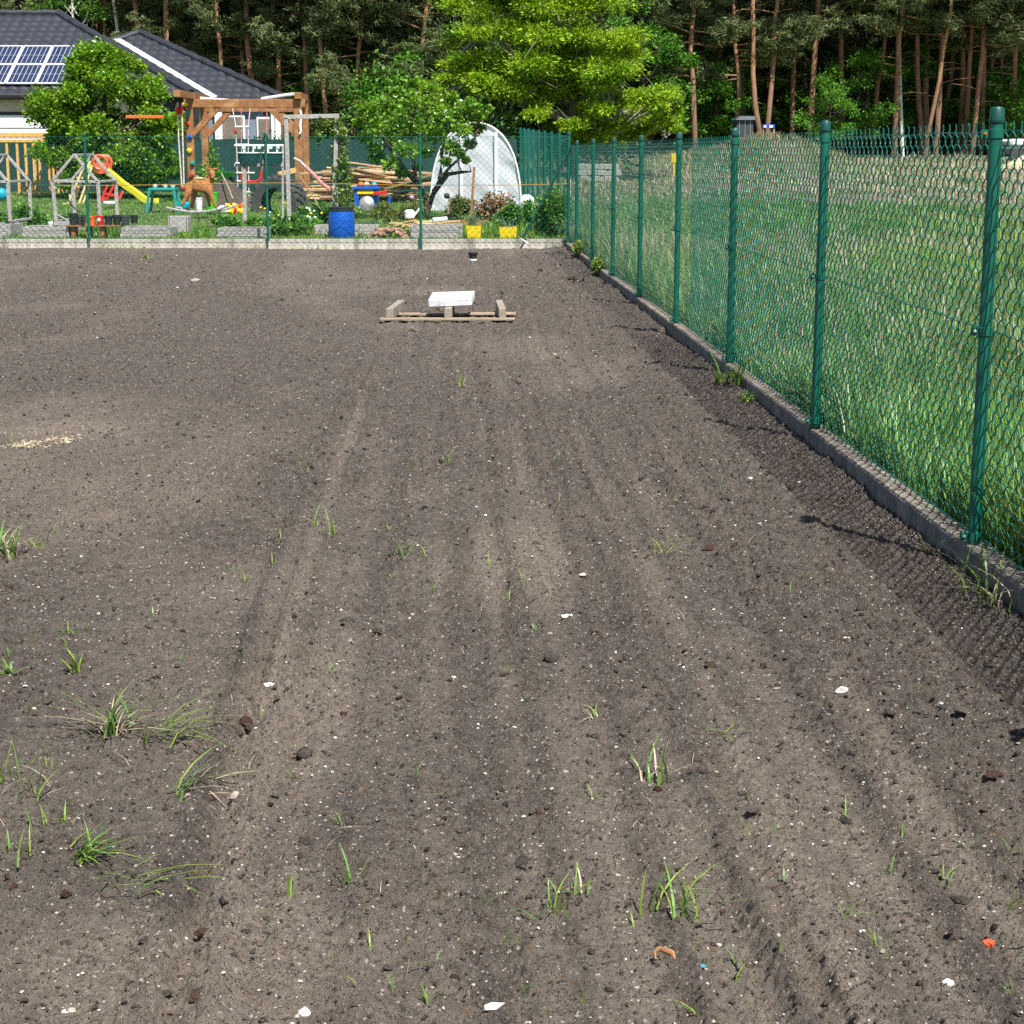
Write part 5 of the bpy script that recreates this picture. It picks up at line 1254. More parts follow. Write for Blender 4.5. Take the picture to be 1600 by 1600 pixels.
# fruit tree in front of the polytunnel
rr = np.random.default_rng(111); y = 34.2; bx = P(668, 325, y).x; z0 = GZ(y)
cl = []
for u, v, r in ((575, 170, .3), (590, 195, .33), (572, 215, .22), (600, 160, .3), (620, 180, .42), (640, 155, .36), (610, 215, .36), (590, 245, .26), (612, 255, .28), (635, 235, .36), (650, 200, .42), (665, 165, .42), (690, 180, .4), (680, 210, .38), (700, 155, .3), (715, 175, .34), (735, 165, .28), (750, 180, .22), (745, 200, .24), (722, 205, .30), (735, 225, .18), (705, 230, .26), (660, 235, .28), (628, 270, .18), (645, 130, .22), (672, 140, .28), (585, 230, .2), (718, 240, .14), (695, 252, .14), (560, 190, .14), (763, 170, .12), (620, 145, .2), (652, 262, .12), (728, 250, .10)):
    cl.append((P(u, v, y + rr.uniform(-.75, .75)), (r * .82, r * .95, r * .62)))
def fp_(u, v, d=0): return P(u, v, y + d)
tree('fruit_tree', (bx, y, z0), cl, 7600, .086, m_lf_fruit, m_bark_dk, 'small fruit tree with forked dark trunk before the white polytunnel', 112, .058,
     [[fp_(668, 332), fp_(672, 318), fp_(678, 300), fp_(688, 280), fp_(702, 262), fp_(722, 244), fp_(742, 215)], [fp_(667, 332), fp_(665, 312), fp_(655, 290, .1), fp_(648, 270, .1), fp_(645, 240, .2), fp_(640, 200, .2), fp_(650, 165, .1)], [fp_(678, 300), fp_(700, 272, -.2), fp_(722, 269, -.3), fp_(736, 268, -.3)], [fp_(655, 290, .1), fp_(630, 262, .3), fp_(605, 225, .3), fp_(585, 195, .3)], [fp_(688, 280), fp_(690, 240, .2), fp_(700, 190, .2)]], aspect=.72, shell=.2)
# robinia with layered bright sprays
rr = np.random.default_rng(121); y = 52.0; bx = P(897, 210, y).x; z0 = float(terrain(0, y))
cl = []
def rob(u, v, r, n=1):
    for _ in range(n): cl.append((P(u + rr.normal(0, 14), v + rr.normal(0, 8), y + rr.uniform(-3, 2.4)), (r * rr.uniform(.8, 1.35), r, r * .44)))
for u, v, r, n in ((735, 15, .7, 4), (790, 0, .8, 5), (850, 10, .8, 6), (910, 5, .8, 5), (960, 60, .6, 4), (730, 60, .55, 4), (775, 50, .8, 6), (840, 55, .85, 7), (900, 50, .8, 6), (720, 95, .5, 3), (760, 95, .75, 6), (820, 100, .85, 7), (880, 95, .85, 7), (935, 95, .75, 5), (970, 70, .5, 3), (740, 130, .6, 4), (790, 135, .8, 5), (850, 140, .8, 5), (900, 140, .7, 4), (945, 125, .6, 4), (690, 130, .35, 3), (665, 140, .3, 2), (705, 150, .4, 3), (900, 180, .6, 4), (950, 165, .6, 5), (990, 160, .6, 5), (1025, 150, .5, 4), (1050, 165, .4, 3), (1065, 180, .3, 2), (960, 190, .55, 4), (1005, 185, .5, 4), (1040, 190, .35, 2), (870, 200, .5, 3), (920, 205, .5, 4), (975, 208, .4, 3), (1070, 205, .2, 1), (830, 180, .5, 3), (680, 105, .25, 1), (780, 170, .5, 3), (800, -30, .9, 6), (880, -40, .9, 6), (840, -80, 1, 6), (930, -40, .7, 4), (760, -50, .7, 4), (850, -130, .9, 5)): rob(u, v, r, n)
def rp(u, v, d=0): return P(u, v, y + d)
tree('robinia_tree', (bx, y, z0), cl, 120000, .135, m_lf_rob, m_bark_gr, 'large bright yellow green robinia with layered sprays in the centre background', 122, .17,
     [[(bx, y, z0 - .2), rp(897, 205), rp(893, 160), rp(884, 110), rp(872, 50), rp(868, -20), rp(860, -90)], [rp(900, 205), rp(915, 185), rp(950, 178), rp(1005, 174, .4), rp(1040, 168, .5)], [rp(893, 165), rp(850, 120, .5), rp(800, 80, .8), rp(760, 40, 1)], [rp(886, 120), rp(915, 80, -.5), rp(940, 40, -.6)], [rp(897, 195), rp(850, 170, -1), rp(800, 150, -1.2), rp(750, 130, -1)], [rp(900, 205), rp(925, 200, -1), rp(965, 205, -1.6)]], aspect=.42, shell=.1, up=.42)
bush('hedge_bush', (P(600, 215, 55).x, 55, .6), (2.2, 1.2, 2.4), 5000, .17, m_lf_under, 'soft grey green bush behind the shade cloth fence, left of the small tree', 'bush', 131, clumps=18)
bush('hedge_bush', (P(720, 215, 49.5).x, 49.5, .5), (2.3, .9, 1.7), 4200, .14, m_lf_dark, 'dark bush behind the shade cloth fence below the robinia', 'bush', 132, clumps=16)
bush('hedge_bush', (P(830, 215, 54).x, 54, .5), (3.2, 1.5, 2.0), 6000, .15, m_lf_dark, 'dark bush under the robinia crown behind the polytunnel', 'bush', 133, clumps=20)
bush('hedge_bush', (P(520, 215, 51).x, 51, .5), (2.0, .9, 1.5), 4000, .14, m_lf_dark, 'dark bush behind the shade cloth fence at the grey arch', 'bush', 134, clumps=16)
bush('hedge_bush', (P(405, 215, 49).x, 49, .5), (.9, .5, 1.1), 900, .14, m_lf_dark, 'small clipped bush at the blue grey house wall', 'bush', 135, clumps=8)

# ================================================================== HOUSE
hs = thing('tiled_house', (-14, 55, .6), 'cream and blue grey bungalow with dark tiled hip roofs and solar panels', 'house')
def roof_face(e0, e1, t0, t1, name='roof_slope', rows=None, mat=m_char):
    """tiled slope between eave e0-e1 and top edge t0-t1"""
    e0, e1, t0, t1 = map(Vector, (e0, e1, t0, t1)); L = (e1 - e0).length; ud = (e1 - e0).normalized()
    n = (e1 - e0).cross((t0 + t1) / 2 - e0).normalized(); n = n if n.z > 0 else -n
    S = (((t0 + t1) / 2 - (e0 + e1) / 2) - ud * (((t0 + t1) / 2 - (e0 + e1) / 2).dot(ud))).length
    nr = int(S / .36); sub = 5; nc = int(L / .05); vs = []; NR = nr * sub
    us = np.linspace(0, L, nc + 1)
    for i in range(NR + 1):
        wv = i / NR; a = e0 + (t0 - e0) * wv; b = e1 + (t1 - e1) * wv; base = e0 + (t0 - e0) * wv
        ua, ub = (a - e0).dot(ud), (b - e0).dot(ud); row = i / sub; fr = (i % sub) / sub
        line = a - ud * ua
        for u in us:
            uu = min(max(u, ua), ub); d = .045 * (1 - fr) * (0 if i == NR else 1) + .028 * abs(math.sin(math.pi * uu / .30)) - (.014 if (i % sub == 0) else 0)
            vs.append(line + ud * uu + n * d)
    m = nc + 1; fs = [(i * m + j, i * m + j + 1, (i + 1) * m + j + 1, (i + 1) * m + j) for i in range(NR) for j in range(nc)]
    # drop squeezed faces
    fs = [q for q in fs if (vs[q[0]] - vs[q[1]]).length > 1e-4 or (vs[q[2]] - vs[q[3]]).length > 1e-4]
    me_v = np.array([tuple(q) for q in vs]); return npmesh(name, me_v, np.array(fs), mat, hs)
ez, rz = 3.13, 5.66
xe, yf0, yr0 = -9.1, 51.5, 56.3; xR = -13.95; xL = -27.0
roof_face((xL, yf0, ez), (xe, yf0, ez), (xL + 4.8, yr0, rz), (xR, yr0, rz))
roof_face((xe, yf0, ez), (xe, 61.1, ez), (xR, yr0, rz), (xR, yr0 + .02, rz))
roof_face((xe, 61.1, ez), (xL, 61.1, ez), (xR, yr0, rz), (xL + 4.8, yr0, rz))
roof_face((xL, 61.1, ez), (xL, yf0, ez), (xL + 4.8, yr0, rz), (xL + 4.8, yr0 - .02, rz))
we, wy, wz, wt = -6.75, 54.4, 3.02, 5.26; wa = -12.0; way = 58.9
roof_face((-17.2, wy, wz), (we, wy, wz), (wa, way, wt), (wa + .02, way, wt))
roof_face((we, wy, wz), (we - 1.4, 60.6, wz), (wa, way, wt), (wa, way + .6, wt))
roof_face((-17.2, 60.6, wz), (-17.2, wy, wz), (wa, way + .6, wt), (wa, way, wt)); roof_face((we - 1.4, 60.6, wz), (-17.2, 60.6, wz), (wa, way + .6, wt), (wa - .02, way + .6, wt))
def ridge(p, q, r=.10): return MB().tube([Vector(p) + (Vector(q) - Vector(p)) * i / 24 + Vector((0, 0, .045 + .022 * (i % 2))) for i in range(25)], r, 8).build('ridge_tiles', m_char, hs, smooth=True)
ridge((xL + 4.8, yr0, rz), (xR, yr0, rz)); ridge((xR, yr0, rz), (xe, yf0, ez), .12); ridge((wa, way, wt), (we, wy, wz), .12); ridge((wa, way, wt), (-17.2, wy, wz)); ridge((wa, way, wt), (wa, way + .6, wt))
# white valley strip between the two roofs
k1 = (rz - ez) / (xe - xR) ; 
def val(t):
    yv = wy + 4.0 * t; zv = wz + (wt - wz) / (way - wy) * (yv - wy); return Vector((xe - (zv - ez) / k1 + .02, yv, zv + .09))
MB().bar(val(.02), val(.98), .24, .05, up=(.3, -.5, .8)).build('valley_flashing', m_white, hs, bevel=.01)
# gutters, soffits, walls
for a, b in (((xL, yf0 - .04, ez - .03), (xe + .05, yf0 - .04, ez - .03)), ((xe + .04, yf0, ez - .03), (xe + .04, wy, ez - .03)), ((xe, wy - .05, wz - .03), (we, wy - .05, wz - .03)), ((we + .05, wy, wz - .03), (we - 1.35, 60.6, wz - .03))): MB().tube([a, b], .075, 8).build('gutter', m_black, hs, smooth=True)
MB().box(((xL + xe) / 2, yf0 + .13, ez - .10), (xe - xL - .1, .24, .04)).build('soffit', m_black, hs)
MB().box(((xe + we) / 2, wy + .08, wz - .10), (we - xe - .05, .14, .04)).build('soffit', m_white, hs)
zg = .5
MB().box(((xL + xe) / 2 + .15, 56.0, (zg + ez - .12) / 2), (xe - xL - 1.2, 8.4, ez - .12 - zg)).build('wall', m_cream, hs)
MB().box(((xe + we) / 2 - 1.05, 56.36, (zg + wz - .12) / 2), (we - xe + .6, 3.6, wz - .12 - zg)).build('wall', m_grey_wall, hs)
# garage door
gx0, gx1 = P(-130, 180, 51.75).x, P(74, 180, 51.75).x
zt = P(0, 178, 51.7).z; gd = MB()
for i in range(4): gd.box(((gx0 + gx1) / 2, 51.76, zt - .21 - i * .385), (gx1 - gx0, .05, .355))
gd.build('garage_door', m_white, hs, bevel=.006)
MB().box(((gx0 + gx1) / 2, 51.785, zt - .75), (gx1 - gx0 + .06, .03, 1.62)).build('door_frame', m_black, hs)
MB().box((P(283, 190, 51.7).x, 51.78, 1.8), (1.0, .06, 2.4)).build('entrance_door', m_black, hs)
# blue grey wing: windows, pillars
yw = 54.52
for u0, u1, v0, v1, m_ in ((346, 381, 183, 240, m_blind), (404, 423, 186, 240, m_blind)):
    a, b = P(u0, v0, yw), P(u1, v1, yw); fr = MB().box(((a.x + b.x) / 2, yw, (a.z + b.z) / 2), (b.x - a.x + .12, .06, a.z - b.z + .12)).build('window', m_white, hs, bevel=.004)
    MB().box(((a.x + b.x) / 2, yw - .035, (a.z + b.z) / 2), (b.x - a.x, .03, a.z - b.z)).build('blind', m_, fr)
for u, w_ in ((316, .30), (341, .22), (426, .10), (434, .16)):
    x = P(u, 200, yw - .2).x; MB().box((x, yw - .12, (zg + wz - .1) / 2), (w_, .12, wz - .1 - zg)).build('pillar', m_white, hs, bevel=.01)
# solar panels on the front slope
sl_n = Vector((0, -(rz - ez), yr0 - yf0)).normalized(); sl_u = Vector((0, yr0 - yf0, rz - ez)).normalized()
def on_roof(u, v):      # picture position carried onto the real slope plane
    a, b = u - 800, 800 - v; d = Vector((a, b * math.sin(PITCH) + F_PX * math.cos(PITCH), b * math.cos(PITCH) - F_PX * math.sin(PITCH))); o = Vector((0, 0, CAM_H)); p0 = Vector((0, yf0, ez)) + sl_n * .13
    return o + d * ((p0 - o).dot(sl_n) / d.dot(sl_n))
m_cell = M('solar cell', (.018, .028, .065), (.026, .036, .08), 2, rough=.3, spec=.35, fine=.05); m_line = M('solar grid line', (.5, .53, .58), rough=.4)
m_alu = M('panel aluminium', (.68, .70, .72), (.6, .62, .64), rough=.4)
pa, pb, pt = on_roof(103, 131), on_roof(8, 131), on_roof(126, 72)
pw = (pa.x - pb.x) / 2; ph = (pt - pa).dot(sl_u) / 2
for r_ in range(2):
    for c_ in range(-1, 6):
        o0 = pa + sl_u * (ph * r_) - Vector((pw * (c_ + 0), 0, 0))
        if r_ == 1 and c_ == -1: continue
        if c_ == -1 and r_ == 0: pass
        u0 = o0 - Vector((pw, 0, 0)); g_ = .02
        fr = MB(); q = [u0 + Vector((g_, 0, 0)) + sl_u * g_, o0 - Vector((g_, 0, 0)) + sl_u * g_, o0 - Vector((g_, 0, 0)) + sl_u * (ph - g_), u0 + Vector((g_, 0, 0)) + sl_u * (ph - g_)]
        fr.add([p - sl_n * .04 for p in q] + q, ((3, 2, 1, 0), (4, 5, 6, 7), (0, 1, 5, 4), (1, 2, 6, 5), (2, 3, 7, 6), (3, 0, 4, 7))); pn = fr.build('solar_panel', m_cell, hs)
        ed = MB()
        for k in range(4): ed.bar(q[k] + sl_n * .004, q[(k + 1) % 4] + sl_n * .004, .055, .03, up=sl_n)
        ed.build('panel_frame', m_alu, pn)
        gl = MB()
        for k in range(1, 6): a = q[0] + (q[1] - q[0]) * k / 6 + sl_n * .004; gl.bar(a + sl_u * .04, a + sl_u * (ph - .09), .014, .006, up=sl_n)
        for k in (1,): a = q[0] + (q[3] - q[0]) * .5 + sl_n * .003; gl.bar(a, a + (q[1] - q[0]), .010, .005, up=sl_n)
        gl.build('grid_lines', m_line, pn)

# ================================================================== MEADOW
rr = np.random.default_rng(201)
def meadow(name, n, y0, y1, ln, wd, mat, label, lean, keep, segs=2, powr=1.0, margin=.5):
    y = y0 + (y1 - y0) * rr.uniform(0, 1, n) ** powr; x0 = xf(y) + .085; x1 = np.maximum(.315 * y + margin, x0 + .1); x = x0 + (x1 - x0) * rr.uniform(0, 1, n)
    b = bare_patch(x, y); ok = (rr.uniform(0, 1, n) > b * 1.05) & keep(x, y); x, y = x[ok], y[ok]; z = fz(x, y) - .01
    pch = .25 + 1.5 * fbm(x * 1.1, y * .7, 66, 3)
    o = blade_mesh(name, np.stack([x, y, z], -1), ln * rr.uniform(.35, 1.25, len(x)) * pch, wd * (1 + .03 * y), rr, mat, None, None, lean, segs); tag(o, label, 'grass', kind='stuff'); return o
al = lambda x, y: np.ones(len(x), bool)
patch = lambda lo, sd, sc=.45: (lambda x, y: fbm(x * sc, y * sc * .7, sd, 3) + rr.uniform(-.12, .12, len(x)) > lo)
far_dry = lambda x, y: rr.uniform(0, 1, len(x)) < sstep(14, 36, y)
meadow('meadow_grass', 30000, 3.5, 10, .40, .0075, m_grass, 'lush tall green meadow grass right behind the fence', .38, al, 4, margin=.8)
meadow('meadow_grass', 46000, 9.5, 18, .36, .0080, m_grass, 'green meadow grass in the middle of the field behind the fence', .5, al, 3)
meadow('meadow_grass', 60000, 17, 36, .30, .0085, m_grass, 'green meadow grass further out in the field', .7, al, 2)
meadow('meadow_grass', 50000, 34, 70, .22, .010, m_grass, 'short far meadow grass below the forest edge', .7, lambda x, y: rr.uniform(0, 1, len(x)) > .75 * sstep(34, 46, y) + 0 * x, 2)
meadow('yellow_grass', 26000, 3.5, 30, .34, .0080, m_grass_y, 'yellow green grass mixed into the meadow behind the fence', .42, patch(.5, 71), 3)
meadow('dry_grass', 20000, 3.5, 26, .42, .0050, m_grass_d, 'dry straw coloured stalks among the meadow grass', .55, patch(.5, 73), 3)
meadow('dry_grass', 60000, 18, 72, .22, .0100, m_grass_d, 'tan dry grass over the far part of the field', .8, far_dry, 2)
# dry grass on top of the mound
n = 6000; x = 8.9 + rr.normal(0, 2.0, n); y = 60 + rr.normal(0, 2.6, n); b = bare_patch(x, y); k = rr.uniform(0, 1, n) > b
o = blade_mesh('mound_grass', np.stack([x, y, fz(x, y) - .01], -1)[k], .32 * rr.uniform(.4, 1.2, k.sum()), .02, rr, m_grass_o, lean=.6, segs=2); tag(o, 'olive and tan grass tufts on the mound before the forest', 'grass', kind='stuff')

# far things beyond the field
y = 49; rq = random.Random(6); pr = None
for r_ in range(3):
    for i in range(9):
        u = 903 + 7.6 * i + (3.8 if r_ % 2 else 0)
        if pr is None: pr = MB().box((0, 0, 0), (.145, .25, .155)).build('stone_block', m_stone, None, (0, 0, 0), bevel=.012); o = pr
        else: o = pr.copy(); COL.objects.link(o)
        q = P(u, 240, y); zz = float(fz(q.x, y)) if q.x > xf(y) + .3 else float(terrain(q.x, y)); o.location = (q.x, y + rq.uniform(-.03, .03), zz + .08 + .16 * r_ + .02); o.rotation_euler = (0, 0, rq.uniform(-.08, .08)); o.scale = (rq.uniform(.85, 1.05), 1, rq.uniform(.9, 1))
        tag(o, 'pale stone block in the low stack beyond the corner of the fence', 'block', 'stack of pale stone blocks')
q = P(1053, 243, 52); q.z = float(fz(q.x, 52)); t = thing('marker_post', q, 'yellow marker post standing in the field', 'marker')
MB().tube([q - Vector((0, 0, .1)), q + Vector((0, 0, .52))], .035, 8).build('post', m_yellow, t, smooth=True); MB().box(q + Vector((0, -.02, .55)), (.16, .05, .26)).build('plate', m_yellow, t, bevel=.01)
q = P(1201, 203, 62.5); q.z = float(fz(q.x, 62.5)); t = thing('blue_sign', q, 'small blue and white board on two stakes on the mound', 'sign')
zt = P(1201, 199, 62.5).z
MB().box((q.x, 62.5, zt + .04), (.42, .03, .11)).build('board', m_blue, t, bevel=.004)
MB().box((q.x - .13, 62.478, zt + .03), (.09, .012, .07)).build('patch', m_white, t); MB().box((q.x + .08, 62.478, zt + .03), (.12, .012, .08)).build('patch', m_white, t)
for s in (-.18, .18): MB().tube([(q.x + s, 62.53, q.z - .1), (q.x + s, 62.53, zt + .1)], .018, 6).build('stake', m_wood_gry, t)
q = P(1166, 205, 66); q.z = float(fz(q.x, 66)) - .1; zt = P(1166, 181, 66).z; m_shed = M('dull blue grey sheet', (.045, .06, .075), (.035, .048, .06), 2, rough=.6, bump=.3, bscale=8)
t = thing('grey_shed', q, 'dull blue grey sheet metal shed half hidden behind the mound', 'shed')
MB().box((q.x, 67, (q.z + zt) / 2 - .05), (.62, 1.2, zt - q.z - .1)).build('wall', m_shed, t, bevel=.01)
MB().add([(q.x - .36, 66.3, zt - .14), (q.x + .36, 66.3, zt - .14), (q.x + .36, 67.7, zt - .14), (q.x - .36, 67.7, zt - .14), (q.x - .2, 66.4, zt), (q.x + .36, 66.4, zt), (q.x + .36, 67.6, zt), (q.x - .2, 67.6, zt)], ((0, 3, 2, 1), (4, 5, 6, 7), (0, 1, 5, 4), (1, 2, 6, 5), (2, 3, 7, 6), (3, 0, 4, 7))).build('roof', m_shed, t)
for s in (-.2, 0, .2): MB().box((q.x + s, 66.39, (q.z + zt) / 2 - .05), (.02, .02, zt - q.z - .15)).build('rib', m_steel, t)
q = P(1588, 236, 64); q.z = float(fz(q.x, 64)); t = thing('delivery_van', q, 'white topped dark van parked by the forest, at the right edge', 'van')
zt = P(1588, 217, 64).z; h = zt - q.z
MB().box((q.x + .9, 65, q.z + .25 + (h - .25) * .28), (2.6, 1.6, (h - .25) * .56)).build('body', m_black, t, bevel=.08); MB().box((q.x + .95, 65, q.z + .25 + (h - .25) * .78), (2.2, 1.5, (h - .25) * .44)).build('cabin', m_white, t, bevel=.08)
for s in (.1, 1.7): MB().lathe([(.20, -.08), (.26, -.07), (.26, .07), (.20, .08)], (q.x + s, 64.25, q.z + .26), 18, axis=(0, 1, 0)).build('wheel', m_tyre, t, smooth=True)
MB().box((q.x + .6, 64.24, q.z + .25 + (h - .25) * .78), (.6, .02, (h - .25) * .26)).build('window', m_glass, t)
q = P(1592, 252, 60); z0 = float(fz(q.x, 60)); vs = []; n = 14
for i in range(n + 1):
    for j in range(n + 1):
        dx, dy = 2.4 * (i / n - .5), 2.4 * (j / n - .5); vs.append((q.x + .5 + dx, 60 + dy, z0 - .05 + .62 * max(0, 1 - math.hypot(dx, dy) / 1.15) ** .9 + .04 * random.random()))
tag(MB().add(vs, [(i * (n + 1) + j, (i + 1) * (n + 1) + j, (i + 1) * (n + 1) + j + 1, i * (n + 1) + j + 1) for i in range(n) for j in range(n)]).build('sand_heap', m_sandp, None, (q.x, 60, z0)), 'heap of light sand in front of the parked van at the right edge', 'heap')

# ================================================================== FOREST
def pine_proto(seed, h, crown0, blen, nbr, dead, bare_r=.17, tuft_n=20, lean=.02):
    rr = np.random.default_rng(seed); root = thing('pine_tree', (0, 0, 0), '', 'tree')
    ph = rr.uniform(0, 6); ln = rr.normal(0, lean)
    def ax(z): return Vector((ln * z + .17 * math.sin(z * .55 + ph) + .05 * math.sin(z * 1.7), .1 * math.sin(z * .38 + ph * 2), z))
    b = MB(); zs = np.linspace(-.4, h, 16); b.tube([ax(z) for z in zs], [bare_r * .60 * (1.25 if z < .3 else 1) * (1 - .82 * max(0, z) / h) + .012 for z in zs], 10)
    tips = []; dirs = []
    for i in range(nbr):
        t = (i + rr.uniform()) / nbr; z = crown0 + (h - crown0) * t ** .9; q = rr.uniform(0, 6.28); L = blen * (1 - .72 * t ** 1.4) * rr.uniform(.55, 1.15)
        p0 = ax(z); d = Vector((math.cos(q), math.sin(q), rr.uniform(-.12, .35))); p1 = p0 + d * L * .55 + Vector((0, 0, -.05 * L)); p2 = p0 + d * L + Vector((0, 0, .10 * L))
        b.tube([p0, p1, p2], [.035, .024, .008], 5)
        for k in range(int(tuft_n * L / blen) + 4):
            s = .25 + .75 * rr.uniform() ** .7; c = p0.lerp(p1, s / .55) if s < .55 else p1.lerp(p2, (s - .55) / .45)
            tips.append(c + Vector((rr.normal(0, .20) * L * .5, rr.normal(0, .20) * L * .5, rr.normal(.05, .11) * L * .45))); dirs.append(tuple(d))
    for i in range(dead // 2):
        z = rr.uniform(1.6, max(crown0, 2.5)); q = rr.uniform(0, 6.28); L = rr.uniform(.5, 1.5); p0 = ax(z); d = Vector((math.cos(q), math.sin(q), rr.uniform(-.25, .3)))
        b.tube([p0, p0 + d * L * .5 + Vector((0, 0, .05)), p0 + d * L], [.022, .014, .004], 4)
    b.build('trunk', m_bark_pine, root, smooth=True)
    T = np.array([tuple(q) for q in tips]); D = np.array(dirs); n = len(T); K = 17
    c = np.repeat(T, K, 0) + rr.normal(0, .11, (n * K, 3)) * np.array([1, 1, .55]); dd = np.repeat(D, K, 0) * .4 + rr.normal(size=(n * K, 3)) * .55 + np.array([0, 0, .35])
    v, f = leaves(c, .26, rr, .20, .25, dirs=dd, spread=.6); npmesh('crown', v, f, m_needle, root)
    return root
def broad_proto(name, seed, h, r, leaf_n, size, mat, bark, crown0=.25, clumps=30, tr=.08, trunk_h=.85):
    rr = np.random.default_rng(seed); root = thing(name, (0, 0, 0), '', 'tree'); cl = []
    for i in range(clumps):
        t = rr.uniform(); q = rr.uniform(0, 6.28); rad = r * math.sin(math.pi * (.18 + .74 * t)) ** .8 * rr.uniform(.3, 1.0)
        cl.append(((rad * math.cos(q), rad * math.sin(q), h * (crown0 + (1 - crown0) * t)), np.array([1, 1, .6]) * r * rr.uniform(.22, .42)))
    b = MB(); ph = rr.uniform(0, 6); A = lambda z: Vector((.05 * h * math.sin(z / h * 2.5 + ph) - .05 * h * math.sin(ph), .03 * h * math.sin(z / h * 3), z)); zs = np.linspace(-.3, h * trunk_h, 10); b.tube([A(z) for z in zs], [tr * (1 - .8 * max(0, z) / h) for z in zs], 9)
    for c, _ in cl: p0 = A(max(.2, c[2] - .25 * h * rr.uniform())); b.tube([p0, p0.lerp(Vector(c), .5) + Vector((0, 0, -.03 * h)), Vector(c)], [tr * .3, tr * .2, tr * .06], 5)
    b.build('trunk', bark, root, smooth=True); pts, dr = crown_points(rr, cl, leaf_n // clumps, .25)
    v, f = leaves(pts, size, rr, .6, .45, dirs=dr); npmesh('crown', v, f, mat, root); return root
tall = [pine_proto(301, 19, 7.6, 3.0, 52, 9, .17), pine_proto(302, 21, 8.6, 3.2, 54, 12, .20), pine_proto(303, 18, 6.4, 2.8, 52, 7, .14, lean=.05)]
low = [pine_proto(311, 15, 2.3, 3.3, 84, 4, .17, 34), pine_proto(312, 14, 3.0, 3.0, 80, 5, .15, 34), pine_proto(313, 16, 3.9, 3.2, 78, 8, .17, 34)]
under = [broad_proto('understorey_tree', 321, 4.6, 1.9, 5200, .15, m_lf_under, m_bark_dk), broad_proto('understorey_tree', 322, 3.2, 1.7, 4200, .14, m_lf_under, m_bark_dk, .1), broad_proto('understorey_tree', 323, 6.5, 2.0, 6000, .16, m_lf_under, m_bark_dk, .2)]
mid = [pine_proto(314, 17, 4.4, 3.4, 96, 12, .17, 26, .035), pine_proto(315, 16, 4.9, 3.1, 92, 12, .16, 26, .04)]
birch = [broad_proto('birch_tree', 331, 14, 2.1, 6000, .13, m_lf_under, m_bark_birch, .38, 34, .075, .97), broad_proto('birch_tree', 332, 16, 1.9, 5000, .13, m_lf_under, m_bark_birch, .5, 34, .08, .97)]
used = set()
def plant(proto, x, y, label, group=None, rz=None, s=1.0, name=None):
    rq = random.Random(int(x * 1000 + y * 37)); o = proto if id(proto) not in used else copy_tree(proto); used.add(id(proto))
    o.location = (x, y, float(terrain(x, y)) - .05); o.rotation_euler = (rq.gauss(0, .028), rq.gauss(0, .028), rq.uniform(0, 6.28) if rz is None else rz); s *= rq.uniform(.92, 1.1); o.scale = (s, s, s)
    tag(o, label, 'tree', group)
    if not group and 'group' in o: del o['group']
def px(u, y): return (u - 800) / 2806 * y
# edge trees one can point out
for u, y in ((500, 73), (610, 72.5), (680, 71.5), (380, 72), (300, 73), (450, 76)):
    plant(low[(u + 1) % 3], px(u, y), y, 'broad grey green pine in the close row behind the garden', 'close row of pines behind the garden')
plant(low[0], px(560, 70), 70, 'wide grey green pine above the small fruit tree at the forest edge')
plant(low[1], px(640, 72), 72, 'grey green pine left of the yellow green robinia')
plant(low[2], px(480, 71), 71, 'grey green pine above the grey arch at the forest edge')
plant(low[0], px(425, 74), 74, 'grey green pine just right of the lower roof')
plant(low[1], px(330, 76), 76, 'grey green pine rising behind the lower roof of the house')
plant(low[2], px(255, 75), 75, 'grey green pine above the peak of the lower roof')
plant(low[0], px(170, 77), 77, 'grey green pine behind the end of the main roof ridge')
plant(low[1], px(60, 78), 78, 'grey green pine above the solar panelled roof')
plant(low[2], px(-50, 77), 77, 'grey green pine at the left edge above the roof')
plant(low[1], px(1145, 69), 69, 'dark multi trunked pine just left of the mound')
plant(low[2], px(1120, 71), 71, 'grey green pine right of the robinia crown')
plant(low[0], px(1060, 75), 75, 'grey green pine high above the right side of the robinia')
plant(low[2], px(1255, 73), 73, 'pine with hanging needles behind the second visible fence post')
plant(low[1], px(1395, 74), 74, 'soft pine right of the thin white birch')
plant(low[2], px(1490, 72), 72, 'pine with a low green branch left of the nearest fence post')
plant(low[0], px(1590, 76), 76, 'grey green pine at the right edge')
plant(tall[0], px(1186, 68), 68, 'tall orange pine trunk, left of the pair on the mound')
plant(tall[2], px(1203, 68.4), 68.4, 'tall orange pine trunk, right leaning one of the pair on the mound')
plant(tall[1], px(1262, 70), 70, 'tall pine trunk right of the pair on the mound')
plant(birch[0], px(1330, 73), 73, 'white birch with a thin curved stem right of the mound')
plant(birch[1], px(1408, 70), 70, 'pale birch trunk leaning beside dark pines on the right')
plant(birch[0], px(135, 72), 72, 'birch with forked white stem behind the main roof', s=1.0)
plant(birch[1], px(212, 73), 73, 'slim white birch behind the peak of the roofs')
plant(birch[1], px(1365, 78), 78, 'slim birch standing in the shade on the right')
plant(birch[0], px(1445, 82), 82, 'shaded birch deep in the wood on the right')
for u, y in ((352, 70), (402, 70.5), (497, 70), (515, 69.5), (625, 71), (690, 72), (270, 71), (225, 72), (1215, 77), (1450, 69), (1530, 71.5)):
    plant(tall[(u + 1) % 3], px(u, y), y, 'slender sunlit pine trunk standing at the very edge of the forest', 'sunlit pine trunks at the forest edge', s=.9)
